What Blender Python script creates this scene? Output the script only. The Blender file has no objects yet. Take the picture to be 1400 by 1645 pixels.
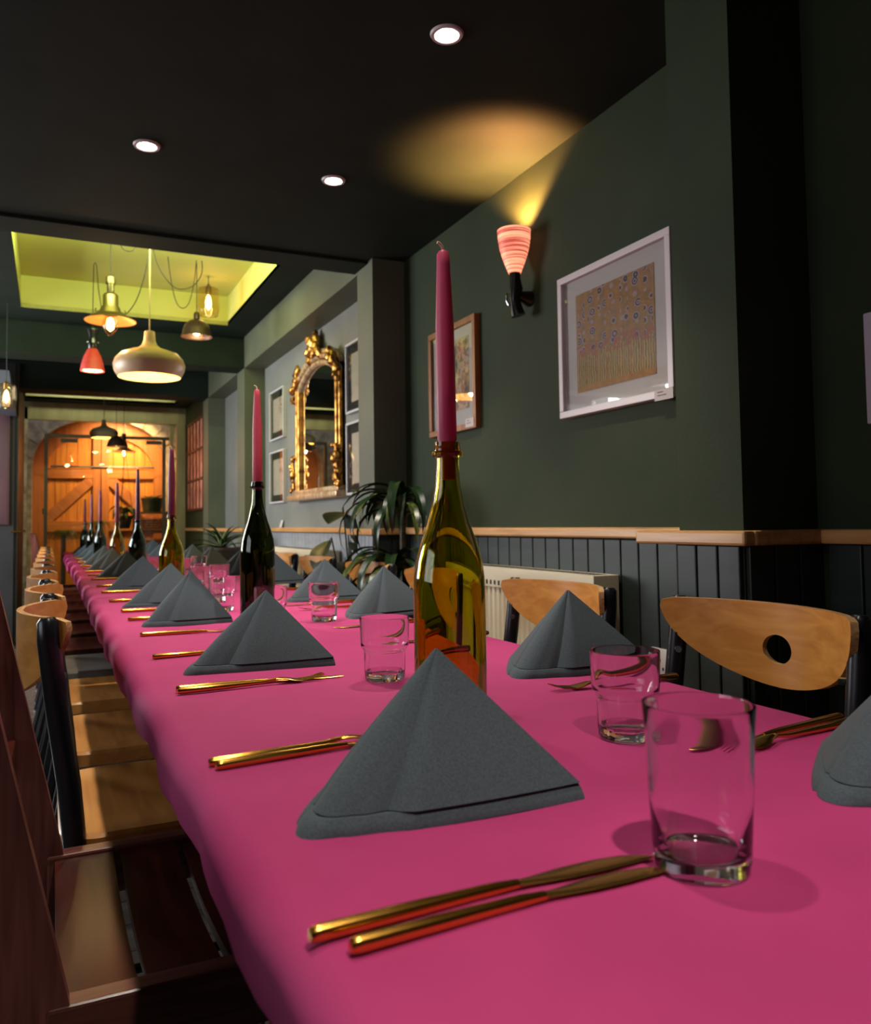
import bpy, bmesh, math, random
from mathutils import Vector, Matrix, Euler
random.seed(7)
SC = bpy.context.scene
COL = SC.collection
PI = math.pi

# ------------------------------------------------------------------ camera
cam_d = bpy.data.cameras.new('camera')
cam = bpy.data.objects.new('camera', cam_d); COL.objects.link(cam)
cam_d.sensor_fit = 'HORIZONTAL'; cam_d.sensor_width = 36.0
cam_d.lens = 36.0 * 1310.0 / 1400.0
cam_d.shift_y = -47.5 / 1400.0
cam_d.clip_start = 0.02
def _unit(v): return Vector(v).normalized()
dv = _unit(((80-700)/1310, -(848-775)/1310, -1.0))            # room's long axis seen by the camera
a_ = (330-700)/1310.0
b_ = -(dv[0]*a_ - dv[2]) / dv[1]
zv = _unit((a_, b_, -1.0))
if zv[1] < 0: zv = -zv
xv = dv.cross(zv)
cam.matrix_world = Matrix(((xv[0], xv[1], xv[2], 0.0), (dv[0], dv[1], dv[2], 0.0), (zv[0], zv[1], zv[2], 1.0), (0, 0, 0, 1)))
SC.camera = cam
cam_d.dof.use_dof = True; cam_d.dof.focus_distance = 1.25; cam_d.dof.aperture_fstop = 9.0

# ------------------------------------------------------------------ world, daylight, exposure
W = bpy.data.worlds.new('world'); SC.world = W; W.use_nodes = True
W.node_tree.nodes['Background'].inputs[0].default_value = (0.80, 0.90, 1.0, 1)
W.node_tree.nodes['Background'].inputs[1].default_value = 1.2
SC.view_settings.view_transform = 'Standard'
SC.view_settings.look = 'None'
SC.view_settings.exposure = 0.55
SC.view_settings.gamma = 1.0
SC.view_settings.use_curve_mapping = False
def light(name, kind, loc, energy, color, rot=None, **kw):
    l = bpy.data.lights.new(name, kind); l.energy = energy; l.color = color
    for k, v in kw.items(): setattr(l, k, v)
    o = bpy.data.objects.new(name, l); COL.objects.link(o); o.location = loc
    if rot: o.rotation_euler = rot
    return o
# daylight through the street windows in the aisle-side wall
light('window_daylight', 'AREA', (-2.62, 1.3, 1.75), 12, (0.95, 0.96, 1.0), (0, -PI/2, 0), shape='RECTANGLE', size=1.4, size_y=1.7)
light('window_daylight', 'AREA', (-2.62, 6.2, 1.70), 170, (0.97, 0.97, 1.0), (0, -PI/2, 0), shape='RECTANGLE', size=1.5, size_y=2.4)

# ------------------------------------------------------------------ materials
def nt(m): return m.node_tree.nodes, m.node_tree.links
def mat(name, col, rough=0.5, metal=0.0, spec=0.5, **kw):
    m = bpy.data.materials.new(name); m.use_nodes = True
    b = m.node_tree.nodes['Principled BSDF']
    b.inputs['Base Color'].default_value = (*col, 1); b.inputs['Roughness'].default_value = rough
    b.inputs['Metallic'].default_value = metal; b.inputs['Specular IOR Level'].default_value = spec
    for k, v in kw.items(): b.inputs[k].default_value = v
    return m
def srgb(r, g, b):
    f = lambda c: (c/255/12.92) if c/255 <= .04045 else ((c/255+.055)/1.055)**2.4
    return (f(r), f(g), f(b))
def noisy(m, col1, col2, scale=(8, 8, 8), detail=4, bump=0.0, bscale=None, dist=0.0, lo=.35, hi=.65, rough=None):
    N, L = nt(m); b = N['Principled BSDF']
    tc = N.new('ShaderNodeTexCoord'); mp = N.new('ShaderNodeMapping'); mp.inputs['Scale'].default_value = scale
    no = N.new('ShaderNodeTexNoise'); no.inputs['Scale'].default_value = 1.0; no.inputs['Detail'].default_value = detail
    no.inputs['Distortion'].default_value = dist
    cr = N.new('ShaderNodeValToRGB'); cr.color_ramp.elements[0].position = lo; cr.color_ramp.elements[1].position = hi
    cr.color_ramp.elements[0].color = (*col1, 1); cr.color_ramp.elements[1].color = (*col2, 1)
    L.new(tc.outputs['Object'], mp.inputs[0]); L.new(mp.outputs[0], no.inputs['Vector'])
    L.new(no.outputs['Fac'], cr.inputs[0]); L.new(cr.outputs[0], b.inputs['Base Color'])
    if bump:
        n2 = N.new('ShaderNodeTexNoise'); n2.inputs['Scale'].default_value = bscale or 200; n2.inputs['Detail'].default_value = 3
        bu = N.new('ShaderNodeBump'); bu.inputs['Strength'].default_value = bump; bu.inputs['Distance'].default_value = 0.002
        L.new(tc.outputs['Object'], n2.inputs['Vector']); L.new(n2.outputs['Fac'], bu.inputs['Height'])
        L.new(bu.outputs[0], b.inputs['Normal'])
    return m
def woodmat(name, c1, c2, axis='x', rough=.35, s=1.0, spec=.5):
    sc = {'x': (3*s, 45*s, 45*s), 'y': (45*s, 3*s, 45*s), 'z': (45*s, 45*s, 3*s)}[axis]
    return noisy(mat(name, c1, rough, spec=spec), c1, c2, sc, 6, dist=0.6, lo=.3, hi=.7)
M = {}
M['wall'] = noisy(mat('green_wall_paint', (.05, .06, .04), .7, spec=.2), srgb(40, 51, 32), srgb(48, 58, 36), (3, 3, 3), 5, .25, 160)
M['ceiling'] = noisy(mat('dark_ceiling_paint', (.02, .02, .02), .75, spec=.15), srgb(28, 39, 31), srgb(34, 45, 37), (4, 4, 4), 4, .15, 150)
M['grey_wall'] = noisy(mat('grey_green_paint', (.2, .2, .2), .55), srgb(112, 116, 112), srgb(124, 127, 122), (3, 3, 3), 5, .2, 160)
M['beam'] = noisy(mat('beam_paint', (.1, .1, .1), .55), srgb(82, 88, 72), srgb(92, 98, 78), (3, 3, 3), 4)
M['lime'] = noisy(mat('lime_tray_paint', (.4, .45, .08), .6), srgb(184, 182, 92), srgb(194, 190, 102), (2, 2, 2), 4)
M['panel'] = noisy(mat('green_black_panel_paint', (.03, .035, .03), .42, spec=.35), srgb(38, 46, 44), srgb(45, 53, 51), (5, 5, 20), 4)
M['partition'] = noisy(mat('dark_partition_paint', (.02, .02, .02), .5), srgb(38, 38, 42), srgb(46, 46, 50), (4, 4, 4), 4)
M['plum'] = noisy(mat('plum_board', (.1, .05, .05), .5), srgb(84, 58, 66), srgb(98, 68, 74), (20, 20, 2), 4)
M['bluegrey'] = noisy(mat('blue_grey_tone', (.1, .1, .12), .5), srgb(92, 98, 106), srgb(104, 110, 116), (3, 3, 3), 3)  # baseboard paint; on the soffit its blue stands in for bluish light
M['greyboard'] = noisy(mat('pale_grey_board', (.3, .3, .32), .45), srgb(134, 140, 148), srgb(148, 152, 160), (5, 5, 20), 4)
M['oak'] = woodmat('oak_rail', srgb(176, 126, 74), srgb(210, 160, 104), 'y', .32)
M['floor'] = woodmat('grey_floor_board', srgb(86, 78, 74), srgb(122, 114, 108), 'x', .22, .5)
M['cloth'] = noisy(mat('magenta_cloth', (.3, .03, .1), .75, spec=.2), srgb(162, 49, 102), srgb(172, 54, 110), (5, 5, 5), 5, .25, 900)
M['napkin'] = noisy(mat('charcoal_cloth', (.05, .06, .06), .85, spec=.15, **{'Sheen Weight': .08, 'Sheen Roughness': .5}), srgb(62, 71, 78), srgb(74, 84, 92), (520, 520, 520), 4, .35, 1100)
M['gold'] = mat('gold_metal', srgb(222, 164, 72), .2, 1.0)
M['gold_dark'] = mat('copper_gold_metal', srgb(218, 164, 88), .24, 1.0)
M['beech'] = woodmat('orange_beech', srgb(186, 120, 52), srgb(214, 150, 74), 'y', .28)
M['beech_edge'] = woodmat('ply_edge', srgb(160, 106, 60), srgb(206, 168, 118), 'y', .45, 3)
M['seatwood'] = woodmat('seat_beech', srgb(172, 112, 54), srgb(202, 142, 76), 'y', .3)
M['greyseat'] = noisy(mat('grey_seat', (.1, .1, .1), .4), srgb(98, 92, 88), srgb(112, 106, 100), (10, 10, 10), 3)
M['black'] = mat('black_gloss_tube', srgb(22, 23, 30), .28)
M['mahog'] = woodmat('mahogany', srgb(42, 14, 10), srgb(76, 30, 22), 'y', .30, spec=.3)
M['mahog_x'] = woodmat('mahogany_rail', srgb(74, 36, 32), srgb(130, 76, 66), 'x', .3)
M['mahog_z'] = woodmat('mahogany_post', srgb(78, 38, 36), srgb(134, 80, 74), 'z', .3)
M['slate'] = mat('slate_black_paint', srgb(34, 36, 42), .5)
M['cream'] = noisy(mat('cream_enamel', (.6, .55, .45), .4), srgb(206, 194, 168), srgb(218, 206, 180), (3, 3, 3), 5)
M['dark'] = mat('dark_recess', srgb(26, 24, 22), .8)
M['white'] = mat('white_satin', srgb(206, 194, 194), .4)
M['mount'] = mat('white_mount_card', srgb(186, 175, 173), .7)
M['blackframe'] = mat('black_frame', srgb(24, 24, 26), .4)
M['silverframe'] = mat('silver_frame', srgb(196, 196, 202), .35)
M['print'] = mat('buff_print_paper', srgb(190, 170, 150), .7)
M['ink'] = mat('ink', srgb(60, 52, 50), .7)
M['brownframe'] = woodmat('brown_frame', srgb(116, 66, 34), srgb(156, 96, 54), 'z', .35)
M['gilt'] = noisy(mat('gilt', (.5, .3, .1), .32, .85), srgb(110, 66, 26), srgb(226, 168, 84), (25, 25, 25), 5, .4, 60)
M['gilt_pale'] = noisy(mat('pale_gilt', (.6, .5, .4), .35, .5), srgb(176, 136, 92), srgb(226, 204, 172), (25, 25, 12), 5, .3, 60)
M['mirror'] = mat('mirror_silver', (.86, .88, .86), .015, 1.0)
M['candle_pink'] = mat('pink_wax', srgb(216, 78, 116), .42, **{'Subsurface Weight': .15, 'Subsurface Radius': (.01, .004, .004)})
M['candle_red'] = mat('rose_red_wax', srgb(178, 62, 80), .42)
M['candle_dark'] = mat('plum_wax', srgb(108, 30, 56), .42)
M['wick'] = mat('wick_cotton', srgb(214, 190, 160), .8)
def glassmat(name, col, ior=1.45, rough=0.0):
    return mat(name, col, rough, **{'Transmission Weight': 1.0, 'IOR': ior})
M['glass'] = glassmat('clear_glass', (.97, .98, .98))
M['bottle_olive'] = glassmat('olive_glass', srgb(206, 196, 62), 1.5)
M['bottle_green'] = glassmat('dark_green_glass', srgb(78, 110, 84), 1.5)
M['bottle_brown'] = glassmat('black_green_glass', srgb(92, 100, 50), 1.5)
def thin(name, col, w=.12, rough=.02):
    m = bpy.data.materials.new(name); m.use_nodes = True; N, L = nt(m); N.remove(N['Principled BSDF'])
    t = N.new('ShaderNodeBsdfTransparent'); t.inputs[0].default_value = (*col, 1)
    g = N.new('ShaderNodeBsdfGlossy'); g.inputs['Roughness'].default_value = rough
    lw = N.new('ShaderNodeLayerWeight'); lw.inputs[0].default_value = .5
    pw = N.new('ShaderNodeMath'); pw.operation = 'POWER'; pw.inputs[1].default_value = 4.0; L.new(lw.outputs['Facing'], pw.inputs[0])
    f = N.new('ShaderNodeMath'); f.operation = 'MULTIPLY_ADD'; f.inputs[1].default_value = .9; f.inputs[2].default_value = .03; L.new(pw.outputs[0], f.inputs[0])
    mx = N.new('ShaderNodeMixShader'); L.new(f.outputs[0], mx.inputs[0]); L.new(t.outputs[0], mx.inputs[1]); L.new(g.outputs[0], mx.inputs[2])
    L.new(mx.outputs[0], N['Material Output'].inputs[0]); return m
M['pane'] = thin('thin_pane', (.96, .97, .96))
M['amber_glass'] = thin('amber_shade_glass', (.93, .80, .60))
def emit(name, col, s):
    m = bpy.data.materials.new(name); m.use_nodes = True; N, L = nt(m); N.remove(N['Principled BSDF'])
    e = N.new('ShaderNodeEmission'); e.inputs[0].default_value = (*col, 1); e.inputs[1].default_value = s
    L.new(e.outputs[0], N['Material Output'].inputs[0]); return m
M['bulb'] = emit('bulb_glow', (1.0, .62, .25), 14)
M['lamp'] = emit('downlight_glow', (1.0, .93, .82), 30)
M['led'] = emit('led_strip_glow', (1.0, .95, .55), 6)
M['brass'] = mat('aged_brass', srgb(128, 112, 84), .3, 1.0)
M['orange_in'] = mat('copper_shade_lining', srgb(222, 150, 84), .35, .6)
M['mushroom'] = mat('taupe_enamel', srgb(206, 168, 130), .4)
M['olive_sh'] = mat('olive_enamel', srgb(172, 170, 124), .4)
M['lining'] = mat('cream_lining', srgb(240, 214, 150), .5)
M['bronze'] = mat('dark_bronze', srgb(62, 44, 36), .35, .5)
M['cord'] = mat('black_cord', srgb(30, 28, 26), .6)
M['cord_tan'] = mat('tan_cord', srgb(186, 158, 110), .6)
M['chrome'] = mat('chrome', srgb(200, 200, 200), .15, 1.0)
def stripes(name, glow):
    m = mat(name, (.5, .1, .08), .5); N, L = nt(m); b = N['Principled BSDF']
    tc = N.new('ShaderNodeTexCoord'); mp = N.new('ShaderNodeMapping'); mp.inputs['Scale'].default_value = (4, 4, 240)
    no = N.new('ShaderNodeTexNoise'); no.inputs['Scale'].default_value = 1.0; no.inputs['Detail'].default_value = 3
    cr = N.new('ShaderNodeValToRGB'); e = cr.color_ramp.elements
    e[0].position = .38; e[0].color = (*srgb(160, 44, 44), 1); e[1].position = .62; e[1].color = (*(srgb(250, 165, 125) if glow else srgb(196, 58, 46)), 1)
    L.new(tc.outputs['Object'], mp.inputs[0]); L.new(mp.outputs[0], no.inputs['Vector']); L.new(no.outputs['Fac'], cr.inputs[0])
    L.new(cr.outputs[0], b.inputs['Base Color'])
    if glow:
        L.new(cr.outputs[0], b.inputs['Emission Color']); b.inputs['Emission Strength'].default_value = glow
    return m
M['raku'] = stripes('red_streaked_ceramic', 0.0)
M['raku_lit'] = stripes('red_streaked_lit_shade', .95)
M['raku_neck'] = mat('black_ceramic', srgb(20, 16, 16), .2)
M['leaf_dark'] = noisy(mat('dark_leaf', (.02, .05, .02), .35), srgb(12, 32, 14), srgb(28, 56, 24), (20, 20, 20), 3)
M['leaf_stripe'] = noisy(mat('striped_leaf', (.1, .2, .05), .35), srgb(26, 50, 22), srgb(104, 112, 46), (60, 60, 8), 3)
def edged(name, c1, c2, w):
    m = mat(name, c1, .4); N, L = nt(m); b = N['Principled BSDF']
    tc = N.new('ShaderNodeTexCoord'); sp = N.new('ShaderNodeSeparateXYZ'); ab = N.new('ShaderNodeMath'); ab.operation = 'ABSOLUTE'
    gt = N.new('ShaderNodeMath'); gt.operation = 'GREATER_THAN'; gt.inputs[1].default_value = w
    mx = N.new('ShaderNodeMix'); mx.data_type = 'RGBA'; mx.inputs[6].default_value = (*c1, 1); mx.inputs[7].default_value = (*c2, 1)
    L.new(tc.outputs['Object'], sp.inputs[0]); L.new(sp.outputs[1], ab.inputs[0]); L.new(ab.outputs[0], gt.inputs[0])
    L.new(gt.outputs[0], mx.inputs[0]); L.new(mx.outputs[2], b.inputs['Base Color']); return m
M['leaf_agave'] = edged('edged_agave_leaf', srgb(22, 50, 30), srgb(178, 186, 120), .0135)
M['leaf_edge'] = mat('pale_leaf_edge', srgb(210, 214, 160), .5)
M['leaf_yellow'] = noisy(mat('yellow_green_leaf', (.1, .2, .05), .5), srgb(60, 84, 30), srgb(126, 140, 60), (30, 30, 30), 3)  # paler yellow-green foliage of the plants behind the glass door
M['cane'] = noisy(mat('cane', (.1, .08, .05), .7), srgb(70, 58, 42), srgb(104, 88, 64), (30, 30, 90), 3)
M['pot'] = mat('dark_pot', srgb(56, 46, 42), .5)
M['soil'] = mat('soil', srgb(44, 34, 26), .9)
M['gate'] = woodmat('orange_gate_pine', srgb(196, 112, 34), srgb(230, 148, 56), 'z', .5, .6)
M['gate_x'] = woodmat('gate_rail_pine', srgb(178, 100, 40), srgb(206, 128, 60), 'x', .5, .6)
M['gate_frame'] = woodmat('gate_frame_pine', srgb(172, 96, 46), srgb(200, 124, 66), 'z', .5, .6)
M['stone'] = noisy(mat('pale_arch_stone', (.5, .47, .4), .85), srgb(150, 136, 118), srgb(206, 196, 172), (9, 9, 9), 6, .5, 60)
M['steel'] = mat('grey_steel_frame', srgb(92, 94, 92), .4, .4)
M['olive_post'] = noisy(mat('pale_olive_paint', (.4, .4, .3), .5), srgb(150, 150, 116), srgb(170, 168, 132), (10, 10, 2), 4)
M['shelfwood'] = woodmat('rustic_shelf', srgb(84, 52, 34), srgb(126, 82, 54), 'x', .6)
M['brickpink'] = noisy(mat('rose_print', (.6, .3, .25), .5), srgb(140, 66, 54), srgb(222, 156, 132), (14, 14, 9), 5)
M['darkred'] = mat('dark_red_bar', srgb(70, 30, 26), .5)
M['basket'] = noisy(mat('wicker', (.3, .15, .1), .8), srgb(110, 58, 38), srgb(190, 120, 84), (60, 60, 60), 3, .6, 90)

# ------------------------------------------------------------------ mesh helpers
class MB:
    def __init__(s): s.v = []; s.f = []
    def add(s, vs, fs):
        o = len(s.v); s.v += [tuple(v) for v in vs]; s.f += [tuple(i+o for i in f) for f in fs]; return s
    def box(s, lo, hi, rot=None, ctr=None, ch=0.0):
        lo = Vector(lo); hi = Vector(hi)
        bm = bmesh.new(); bmesh.ops.create_cube(bm, size=1.0)
        c = (lo+hi)/2; d = hi-lo
        for v in bm.verts: v.co = Vector((v.co.x*d.x, v.co.y*d.y, v.co.z*d.z))
        if ch: bmesh.ops.bevel(bm, geom=bm.edges[:], offset=ch, segments=2, affect='EDGES', profile=.5)
        R = rot.to_matrix() if rot else None
        bm.verts.index_update()
        vs = []
        for v in bm.verts:
            p = (R @ v.co) if R else v.co
            vs.append(p + c)
        fs = [[v.index for v in f.verts] for f in bm.faces]; bm.free()
        return s.add(vs, fs)
    def tube(s, pts, r, n=10, caps=True, flat=1.0):
        pts = [Vector(p) for p in pts]; m = len(pts)
        rs = r if isinstance(r, (list, tuple)) else [r]*m
        t0 = (pts[1]-pts[0]).normalized()
        up = Vector((0, 0, 1)) if abs(t0.z) < .9 else Vector((1, 0, 0))
        u = t0.cross(up).normalized(); vs = []; fs = []
        for i, p in enumerate(pts):
            t = (pts[min(i+1, m-1)]-pts[max(i-1, 0)]).normalized()
            u = (u - t*u.dot(t)).normalized(); w = t.cross(u)
            for k in range(n):
                a = 2*PI*k/n; vs.append(p + u*math.cos(a)*rs[i] + w*math.sin(a)*rs[i]*flat)
        for i in range(m-1):
            for k in range(n):
                fs.append((i*n+k, i*n+(k+1) % n, (i+1)*n+(k+1) % n, (i+1)*n+k))
        if caps: fs.append(tuple(range(n))[::-1]); fs.append(tuple((m-1)*n+k for k in range(n)))
        return s.add(vs, fs)
    def lathe(s, prof, n=32, ctr=(0, 0, 0), mod=None, close=False, a0=0.0, a1=2*PI):
        cx, cy, cz = ctr; m = len(prof); full = abs(a1-a0-2*PI) < 1e-6; vs = []; fs = []
        nn = n if full else n+1
        for (r, z) in prof:
            for k in range(nn):
                a = a0+(a1-a0)*k/n; rr = r*(mod(a, z, r) if mod else 1)
                vs.append((cx+rr*math.cos(a), cy+rr*math.sin(a), cz+z))
        rng = m if close else m-1
        for i in range(rng):
            j = (i+1) % m
            for k in range(n):
                k2 = (k+1) % nn
                fs.append((i*nn+k, i*nn+k2, j*nn+k2, j*nn+k))
        return s.add(vs, fs)
    def grid(s, fn, nu, nv, flip=False):
        vs = [fn(i/nu, j/nv) for j in range(nv+1) for i in range(nu+1)]; fs = []
        for j in range(nv):
            for i in range(nu):
                q = (j*(nu+1)+i, j*(nu+1)+i+1, (j+1)*(nu+1)+i+1, (j+1)*(nu+1)+i)
                fs.append(q[::-1] if flip else q)
        return s.add(vs, fs)
    def prism(s, poly, lo, hi, axis='y'):
        n = len(poly)
        mk = {'y': lambda p, h: (p[0], h, p[1]), 'z': lambda p, h: (p[0], p[1], h), 'x': lambda p, h: (h, p[0], p[1])}[axis]
        vs = [mk(p, lo) for p in poly]+[mk(p, hi) for p in poly]
        fs = [tuple(range(n))[::-1], tuple(range(n, 2*n))]+[(i, (i+1) % n, n+(i+1) % n, n+i) for i in range(n)]
        return s.add(vs, fs)
    def ball(s, c, r, sc=(1, 1, 1), n=2):
        bm = bmesh.new(); bmesh.ops.create_icosphere(bm, subdivisions=n, radius=r); bm.verts.index_update()
        vs = [Vector(c)+Vector((v.co.x*sc[0], v.co.y*sc[1], v.co.z*sc[2])) for v in bm.verts]
        fs = [[v.index for v in f.verts] for f in bm.faces]; bm.free(); return s.add(vs, fs)
    def build(s, name, m, parent=None, smooth=True, loc=None, kind=None, label=None, fix=True):
        me = bpy.data.meshes.new(name); me.from_pydata(s.v, [], s.f)
        if fix:
            bm = bmesh.new(); bm.from_mesh(me); bmesh.ops.remove_doubles(bm, verts=bm.verts[:], dist=1e-6)
            bmesh.ops.recalc_face_normals(bm, faces=bm.faces[:]); bm.to_mesh(me); bm.free()
        if smooth:
            me.shade_smooth()
            try: me.set_sharp_from_angle(angle=math.radians(38))
            except Exception: pass
        me.materials.append(M[m] if isinstance(m, str) else m); me.update()
        o = bpy.data.objects.new(name, me); COL.objects.link(o)
        if parent: o.parent = parent
        if loc: o.location = loc
        if kind: o['kind'] = kind
        if label: o['label'] = label
        return o
def tag(o, label=None, cat=None, group=None, kind=None):
    if label: o['label'] = label
    if cat: o['category'] = cat
    if group: o['group'] = group
    if kind: o['kind'] = kind
    return o
def thing(name, label, cat, loc=(0, 0, 0), rz=0.0, group=None):
    o = bpy.data.objects.new(name, None); COL.objects.link(o); o.location = loc; o.rotation_euler = (0, 0, rz)
    o.empty_display_size = .05
    return tag(o, label, cat, group)
def dup(root, loc, rz=0.0, label=None, group=None):
    def cp(o, par):
        c = o.copy(); COL.objects.link(c)
        if par: c.parent = par
        for ch in list(o.children): cp(ch, c)
        return c
    r = cp(root, None); r.location = loc; r.rotation_euler = (0, 0, rz)
    if label: r['label'] = label
    if group: r['group'] = group
    return r
def struct(name, mb, m, parent=None, smooth=False, **kw):
    o = mb.build(name, m, parent, smooth)
    if not parent: o['kind'] = 'structure'
    return o
def box(lo, hi, **kw): return MB().box(lo, hi, **kw)
ORD = ['first', 'second', 'third', 'fourth', 'fifth', 'sixth', 'seventh', 'eighth', 'ninth', 'tenth', 'eleventh', 'twelfth', 'thirteenth', 'fourteenth', 'fifteenth', 'sixteenth']

# ------------------------------------------------------------------ room shell
XW = 1.55; XP = 1.385; ZC = 2.27; Z2 = 2.49; ZB = 2.245; YE = 9.75
fl = struct('floor', box((-2.6, -2.2, -.06), (1.75, 11.0, -.012)), 'dark')
plank_mesh = None
for i in range(70):
    y = -2.1+.14*i
    for (xa, xb) in ((-2.5, -.75-.5*(i % 3)), (-.75-.5*(i % 3)+.003, .7+.3*(i % 2))):
        MB().box((xa, y, -.012), (xb-.002, y+.137, 0), ch=.0015).build('plank', 'floor', fl, False)
wr = struct('wall_right', box((XW, 1.282, 0), (XW+.12, 3.6, ZC)), 'wall')
struct('wall_right', box((XW, -2.2, 0), (XW+.12, 1.282, ZC)), 'wall')
wr2 = struct('wall_right', box((XW, 3.6, 0), (XW+.12, 6.46, Z2)), 'grey_wall')
wr3 = struct('wall_right', box((XW, 6.46, 0), (XW+.12, 8.1, Z2)), 'grey_wall')
wr4 = struct('wall_right', box((1.42, 8.1, 0), (1.67, 11.0, Z2+.25)), 'wall')
struct('wall_back', box((-2.6, -2.32, 0), (1.67, -2.2, ZC+.1)), 'wall')
# pilasters of the wall side
pA = struct('pilaster', box((1.326, 1.282, 0), (XW+.02, 1.476, ZC)), 'wall')
pB = struct('pilaster', box((XP, 3.60, 0), (XW+.02, 3.81, Z2)), 'beam')
pC = struct('pilaster', box((XP, 6.44, 0), (XW+.02, 6.71, Z2)), 'beam')
pD = struct('pilaster', box((XP, 8.08, 0), (XW+.02, 8.36, Z2)), 'beam')
# ceilings and beams
struct('ceiling', box((-2.6, -2.3, ZC), (XW+.1, 3.66, ZC+.12)), 'ceiling')
struct('trim_1', box((-2.6, 3.66, ZC-.012), (XW, 3.845, Z2+.3)), 'ceiling')
ty0, ty1, tx0, tx1 = 4.53, 6.10, -.19, 1.19
cb = MB(); cb.box((-2.6, 3.845, Z2), (tx0, 6.44, Z2+.03)); cb.box((tx1, 3.845, Z2), (XW, 6.44, Z2+.03))
cb.box((tx0, 3.845, Z2), (tx1, ty0, Z2+.03)); cb.box((tx0, ty1, Z2), (tx1, 6.44, Z2+.03))
struct('ceiling', cb, 'ceiling')
tr = MB(); tr.box((tx0-.02, ty0-.02, 2.71), (tx1+.02, ty1+.02, 2.74))
tr.box((tx0-.03, ty0-.03, Z2+.001), (tx0, ty1+.03, 2.71)); tr.box((tx1, ty0-.03, Z2+.001), (tx1+.03, ty1+.03, 2.71))
tr.box((tx0, ty0-.03, Z2+.001), (tx1, ty0, 2.71)); tr.box((tx0, ty1, Z2+.001), (tx1, ty1+.03, 2.71))
struct('ceiling', tr, 'lime')
struct('trim_2', box((XP, 3.81, ZB), (XW, 8.08, Z2+.02)), 'beam')
struct('trim_3', box((-2.6, 6.44, ZB), (XP, 6.70, Z2+.1)), 'ceiling')
struct('ceiling', box((-2.6, 6.70, Z2), (XW, 8.06, Z2+.05)), 'ceiling')
struct('trim_4', box((-2.6, 8.06, ZB), (XP, 8.35, Z2+.1)), 'ceiling')
sx0, sx1, sy0, sy1 = -.24, 1.26, 9.16, 9.50
cb = MB(); z4 = 2.36
cb.box((-2.6, 8.35, z4), (sx0, YE+.1, z4+.03)); cb.box((sx1, 8.35, z4), (1.55, YE+.1, z4+.03))
cb.box((sx0, 8.35, z4), (sx1, sy0, z4+.03)); cb.box((sx0, sy1, z4), (sx1, YE+.1, z4+.03))
struct('ceiling', cb, 'ceiling')
tr = MB(); tr.box((sx0-.02, sy0-.02, 2.58), (sx1+.02, sy1+.02, 2.61))
tr.box((sx0-.03, sy0-.03, z4+.001), (sx0, sy1+.03, 2.58)); tr.box((sx1, sy0-.03, z4+.001), (sx1+.03, sy1+.03, 2.58))
tr.box((sx0, sy0-.03, z4+.001), (sx1, sy0, 2.58)); tr.box((sx0, sy1, z4+.001), (sx1, sy1+.03, 2.58))
struct('ceiling', tr, 'olive_post')
# LED strips hidden behind the tray lips
def led(a, b, label, z):
    o = MB().box(a, b).build('led_strip', 'led', None, False)
    return tag(o, label, 'light strip')
led((tx0+.05, ty0+.006, 2.60), (tx1-.05, ty0+.016, 2.625), 'slim lit strip along the near inside wall of the lime ceiling tray', 0)
light('tray_led', 'AREA', ((tx0+tx1)/2, ty0+.06, 2.56), 11, (.80, 1.0, .48), (math.radians(108), 0, 0), shape='RECTANGLE', size=1.25, size_y=.03)
led((sx0+.05, sy0+.006, 2.48), (sx1-.05, sy0+.016, 2.505), 'slim lit strip inside the lime ceiling tray by the gate', 0)
light('tray_led', 'AREA', ((sx0+sx1)/2, sy0+0.06, 2.44), 1.8, (1.0, .96, .55), (math.radians(108), 0, 0), shape='RECTANGLE', size=1.3, size_y=.03)
# aisle-side wall with two windows
def wall_with_windows(x0, x1, y0, y1, z1, wins, m):
    mb = MB(); y = y0
    for (ya, yb, za, zb) in wins:
        mb.box((x0, y, 0), (x1, ya, z1)); mb.box((x0, ya, 0), (x1, yb, za)); mb.box((x0, ya, zb), (x1, yb, z1)); y = yb
    mb.box((x0, y, 0), (x1, y1, z1)); return struct('wall_left', mb, m)
wall_with_windows(-2.5, -2.38, -2.2, 8.0, 2.6, [(.4, 2.2, 1.0, 2.3-.12), (4.9, 7.5, .95, 2.4)], 'wall')
for n, (ya, yb, za, zb, nb) in enumerate([(.4, 2.2, 1.0, 2.18, 2), (4.9, 7.5, .95, 2.4, 3)]):
    w = box((-2.5, ya, za-.03), (-2.30, yb, za), ch=.004); w = struct('window_%d' % (n+1), w, 'white')
    for (a, b) in (((-2.47, ya, za), (-2.42, ya+.06, zb)), ((-2.47, yb-.06, za), (-2.42, yb, zb)), ((-2.47, ya, za), (-2.42, yb, za+.06)), ((-2.47, ya, zb-.06), (-2.42, yb, zb))):
        box(a, b).build('window_frame', 'white', w, False)
    for k in range(1, nb):
        yy = ya+(yb-ya)*k/nb; box((-2.47, yy-.025, za), (-2.42, yy+.025, zb)).build('mullion', 'white', w, False)
    for k in range(nb):
        y0 = ya+(yb-ya)*k/nb; y1 = ya+(yb-ya)*(k+1)/nb
        box((-2.448, y0+.03, za+.05), (-2.442, y1-.03, zb-.05)).build('pane', 'pane', w, False)
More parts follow.
